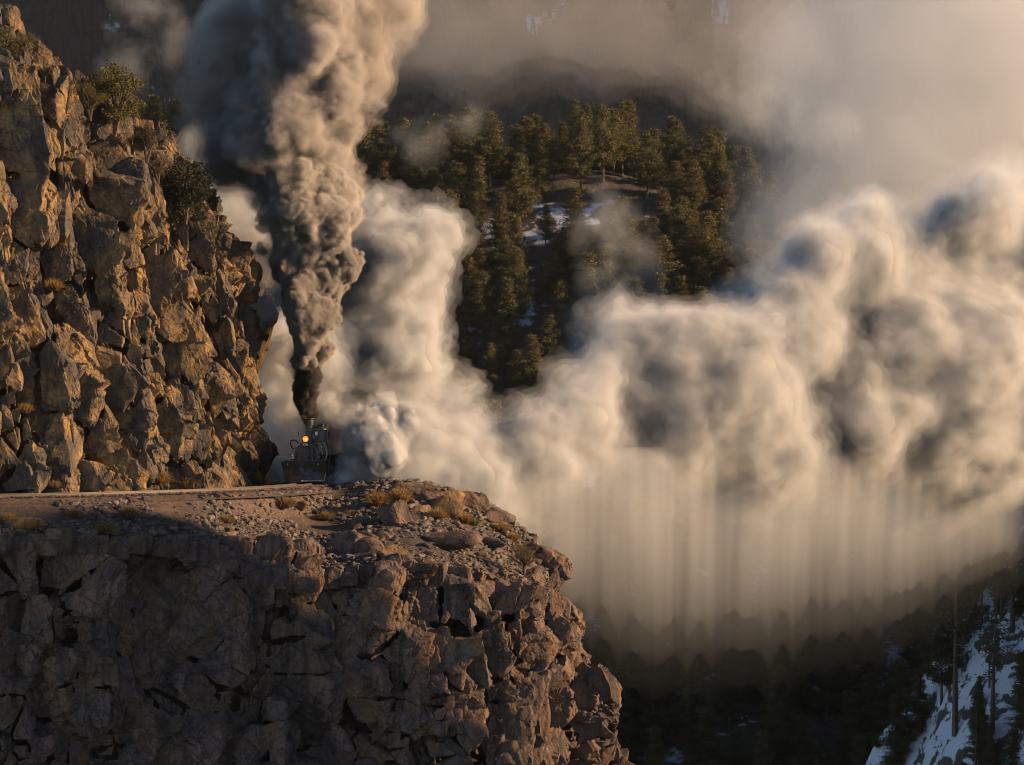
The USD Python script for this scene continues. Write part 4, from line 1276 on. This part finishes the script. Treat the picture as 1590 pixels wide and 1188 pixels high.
cloud('smoke_head', 'brown grey smoke spreading wide at the top of the column', J([
    (470, 110, 60), (430, 100, 56), (505, 90, 50), (455, 50, 60), (510, 40, 54), (420, 30, 56), (470, -10, 64), (530, -20, 54), (345, 150, 58), (330, 110, 45), (400, 160, 70), (450, 120, 80), (380, 70, 75), (345, 50, 45), (470, 50, 85), (540, 40, 55), (560, 110, 40), (430, 0, 80), (520, -30, 80), (350, 210, 40), (390, 240, 45), (350, 270, 28), (600, 20, 45)], 229, 25, .85),
    .19, [(-.6, .08), (-.2, .2), (.2, .5), (.7, 1.4)], 2.6, 1.9, 5, .62, color=(.80, .68, .58), seed=2, pad=3)
# white steam round the engine
W = (.985, .985, .985)
cloud('steam_plume', 'tall white steam plume rising behind the smoke column', J([
    (585, 345, 45), (620, 365, 40), (600, 400, 60), (560, 380, 55), (625, 430, 42), (570, 450, 70), (530, 420, 60), (600, 480, 55), (545, 510, 70), (560, 570, 75), (540, 630, 60), (500, 560, 60),
    (610, 560, 50), (640, 540, 45), (665, 580, 38), (650, 620, 48), (600, 620, 60), (560, 670, 55), (500, 660, 40), (620, 655, 40), (640, 420, 42), (645, 470, 36), (640, 375, 34), (690, 590, 34), (675, 640, 34), (665, 545, 32), (690, 615, 28), (620, 500, 40)], 232, 25, .86),
    .17, [(-.9, .07), (-.4, .2), (.0, .7)], 3.6, 2.6, 6, .62, color=W, seed=3, scale2=(1.8, .6, True), core=.8, pad=3)
cloud('steam_jet', 'dense rolling steam blown from the cylinders beside the locomotive', J([
    (538, 746, 13), (555, 742, 20), (578, 738, 22), (602, 742, 16), (549, 715, 22), (572, 700, 34), (602, 690, 36), (587, 670, 34), (559, 680, 24), (622, 668, 24), (612, 710, 24), (530, 738, 9), (634, 690, 18), (582, 648, 22), (600, 640, 24)], 224.2, 30, .86),
    .09, [(-.25, .35), (-.05, 1.4)], 1.6, 1.1, 5, .64, billow=True, color=W, seed=4, core=.25)
cloud('steam_bank', 'grey lilac steam trapped between the cliff and the locomotive', J([
    (425, 700, 26), (420, 660, 30), (432, 620, 34), (425, 580, 32), (440, 545, 34), (410, 640, 24), (450, 690, 24), (455, 650, 34), (460, 600, 36), (465, 540, 38), (440, 735, 16), (465, 725, 20), (415, 560, 34), (405, 600, 30), (440, 510, 36), (420, 520, 30), (400, 680, 24)], 241, 40, .95),
    .14, [(-.5, .08), (-.1, .25)], 2.4, 1.4, 5, .6, color=W, seed=5, core=.25, pad=2.5)
cloud('steam_wisp', 'pale steam climbing the cliff nose left of the smoke column', J([
    (400, 440, 36), (385, 400, 44), (372, 350, 40), (360, 300, 38), (335, 260, 36), (318, 235, 30), (300, 222, 20), (395, 330, 36), (415, 480, 30), (340, 320, 22), (420, 400, 35)], 236, 25, .9),
    .16, [(-.5, .06), (0, .12), (.4, .2)], 3.0, 1.8, 5, .62, color=W, seed=6)
# the great cloud blown out over the canyon, this side of the track
rc = [(600, 735, 20), (640, 700, 22), (660, 760, 16), (740, 760, 26), (790, 745, 30), (622, 745, 18), (650, 735, 26), (690, 735, 34), (720, 720, 42), (700, 690, 30), (770, 700, 55), (750, 655, 30), (830, 690, 65), (815, 650, 38), (900, 680, 75), (890, 620, 45), (940, 560, 45), (970, 520, 40), (980, 620, 85), (960, 700, 55),
      (1060, 540, 58), (1060, 620, 95), (1060, 710, 62), (1150, 560, 90), (1150, 660, 90), (1180, 470, 60), (1240, 520, 90), (1230, 650, 95), (1300, 430, 70), (1330, 390, 45), (1310, 560, 120), (1320, 690, 75), (1400, 430, 75), (1400, 560, 120),
      (1430, 690, 90), (1440, 750, 45), (1480, 420, 80), (1490, 560, 120), (1520, 340, 60), (1565, 300, 60), (1560, 430, 110), (1580, 560, 120), (1560, 650, 90), (1650, 420, 130), (1660, 600, 130), (1130, 740, 36), (850, 745, 30), (1500, 740, 35)]
fill = [(1055, 675, 55), (1185, 700, 60), (1210, 725, 42), (1505, 545, 100), (1535, 690, 75), (1440, 640, 90), (1275, 395, 45), (1330, 640, 90)]
big = []
for a, b, r in rc:
    mid = 225 + 38 * max(0, a - 660) / 930
    big.append((a, b, r * .80, float(mid + rv.uniform(-1, 1) * r / 20)))
    if r > 70:
        for dy in (5,):
            big.append((a + rv.uniform(-25, 25), b + rv.uniform(-10, 25), r * .66, float(mid + dy + rv.uniform(-2, 2))))
big += [(a, b, r * .8, 225 + 38 * max(0, a - 660) / 930 - 2.5) for a, b, r in fill]
cloud('steam_cloud', 'huge golden white steam cloud drifting from the train over the canyon', big,
      .32, [(-1.3, .035), (-.7, .08), (-.1, .2), (.4, .6)], 5.0, 3.5, 6, .72, color=W, seed=7, scale2=(2.2, .6, True), core=1.1, pad=3)

def curtain():
    h = np.array([.10, .35, .45])
    xs, ys, zs = np.arange(-2, 48, h[0]), np.arange(-4, 4.01, h[1]), np.arange(-30, -3.5, h[2])
    X, Yr, Z = xs[:, None, None], ys[None, :, None], zs[None, None, :]
    px = 795 + X * SCALE * DIST / (225 + 38 * np.clip((X + 4) / 42, 0, 1))
    low = np.interp(px, [740, 800, 860, 1000, 1200, 1400, 1500, 1600, 1750], [-9, -13.5, -17.0, -20.5, -21, -19, -16, -13.5, -12.5])
    n = (len(xs), 1, len(zs))
    st = .75 * lattice(n, h, 7.0, 3, .7, 71, stretch=(1, 1, 2)) + .40 * lattice(n, h, 2.3, 4, .85, 72, stretch=(1, 1, 9)) + .30 * lattice(n, h, .45, 2, .8, 73, stretch=(1, 1, 40))
    side = smoothstep(735, 800, px)
    root = thing('falling_mist', 'curtain of fine mist falling in streaks below the steam cloud', None, kind='stuff')
    for name_, drop, power, wide, dens, k in (('thin_mist', 3.0, 1.5, 3.4, .012, .3), ('middle_mist', 1.0, 1.7, 3.0, .055, .5), ('mist', 0.5, 2.4, 2.8, .12, .9)):
        lo_ = low - drop
        g = np.clip((Z - lo_) / (-7.0 - lo_), 0, 1) ** power * smoothstep(-4.0, -5.5, Z)
        F = (wide * g * side * np.clip(1.0 + k * st, .05, 3) - np.abs(Yr - .4 * np.sin(X * .5)) - .08).astype(np.float32)
        F[[0, -1]] = -1; F[:, [0, -1]] = -1; F[:, :, [0, -1]] = -1
        V, Q = nets(F, 0.0, np.array([xs[0], ys[0], zs[0]]), h)
        V[:, 1] += 225 + 38 * np.clip((V[:, 0] + 4) / 42, 0, 1)
        part(root, name_, (V, Q), vapour(dens, W))


curtain()
# thin drifting veils
cloud('high_steam', 'thin golden veil of steam high over the canyon', [(a, b, r, 285) for a, b, r in [(1560, 60, 150), (1480, 130, 130), (1600, 180, 130), (1380, 90, 110), (1300, 160, 80), (1430, 210, 80), (1230, 60, 70), (1650, 60, 160), (1560, -40, 160), (1400, -30, 120), (1500, 240, 60), (1240, 330, 60), (1330, 300, 70), (1420, 300, 70)]],
      (.45, .9, .45), [(-2.6, .006), (-1.2, .010), (.2, .014), (1.6, .02)], 8.0, 5.0, 6, .58, color=W, seed=9, squash=2.2, stretch=(1, 2, 1), pad=3)
cloud('brown_haze', 'brownish smoke haze spreading from the top of the column', [(a, b, r, 262) for a, b, r in [(620, 30, 80), (700, 40, 70), (800, 20, 80), (900, 30, 80),  (1000, 40, 80), (1090, 70, 70), (1180, 40, 80)]],
      .4, [(-1.6, .004), (-.5, .006), (.6, .010)], 6.0, 4.0, 6, .6, color=(.9, .85, .8), seed=10, squash=1.6, stretch=(1, 2, 1), pad=3)
WISPS = [('pale wisp drifting in front of the dark pines', [(930, 345, 22), (960, 360, 26), (900, 360, 14), (985, 385, 18), (945, 330, 14), (1000, 350, 14)]),
         ('slanting wisp of steam below the high golden veil', [(1150, 165, 22), (1190, 185, 24), (1230, 200, 28), (1290, 205, 28), (1120, 145, 14)]),
         ('small wisp between the smoke head and the pines', [(680, 215, 22), (720, 205, 16), (650, 222, 14)]),
         ('grey wisp left of the smoke head near the frame top', [(240, 20, 30), (265, 50, 22), (262, 75, 12), (215, 5, 22)]),
         ('faint puff over the pines beyond the golden cliff', [(190, 95, 24), (175, 110, 16), (200, 82, 14)]),
         ('ragged wisps torn off the top of the great cloud', [(1010, 470, 22), (930, 430, 16), (985, 440, 18), (950, 490, 22), (900, 520, 18)])]
for n_, (lab_, L_) in enumerate(WISPS):
    cloud('steam_wisp', lab_, [(a, b, r, 255) for a, b, r in L_], (.14), [(-1.1, .012), (-.5, .02), (.1, .03)], 2.4, 3.0, 6, .7, color=W, seed=40 + n_, squash=.7, pad=4)

hz = trimesh.creation.box([3400, 2900, 760]); hz.apply_translation([0, 1100, 263])
single('haze', hz, usdkit.material(stage, '/World/Looks/haze_air', {'p': ('principled_volume', {'color': (.9, .88, .86), 'density': 0.000015, 'anisotropy': 0.2})}, volume='p.volume'), 'thin sunlit haze filling the canyon', kind='stuff')

tri = sum(len(p.GetAttribute('faceVertexCounts').Get() or []) * (2 if (p.GetAttribute('faceVertexCounts').Get() or [3])[0] == 4 else 1) for p in stage.Traverse() if p.IsA(UsdGeom.Mesh))
print('triangles', tri, round(time.time() - T0, 1))
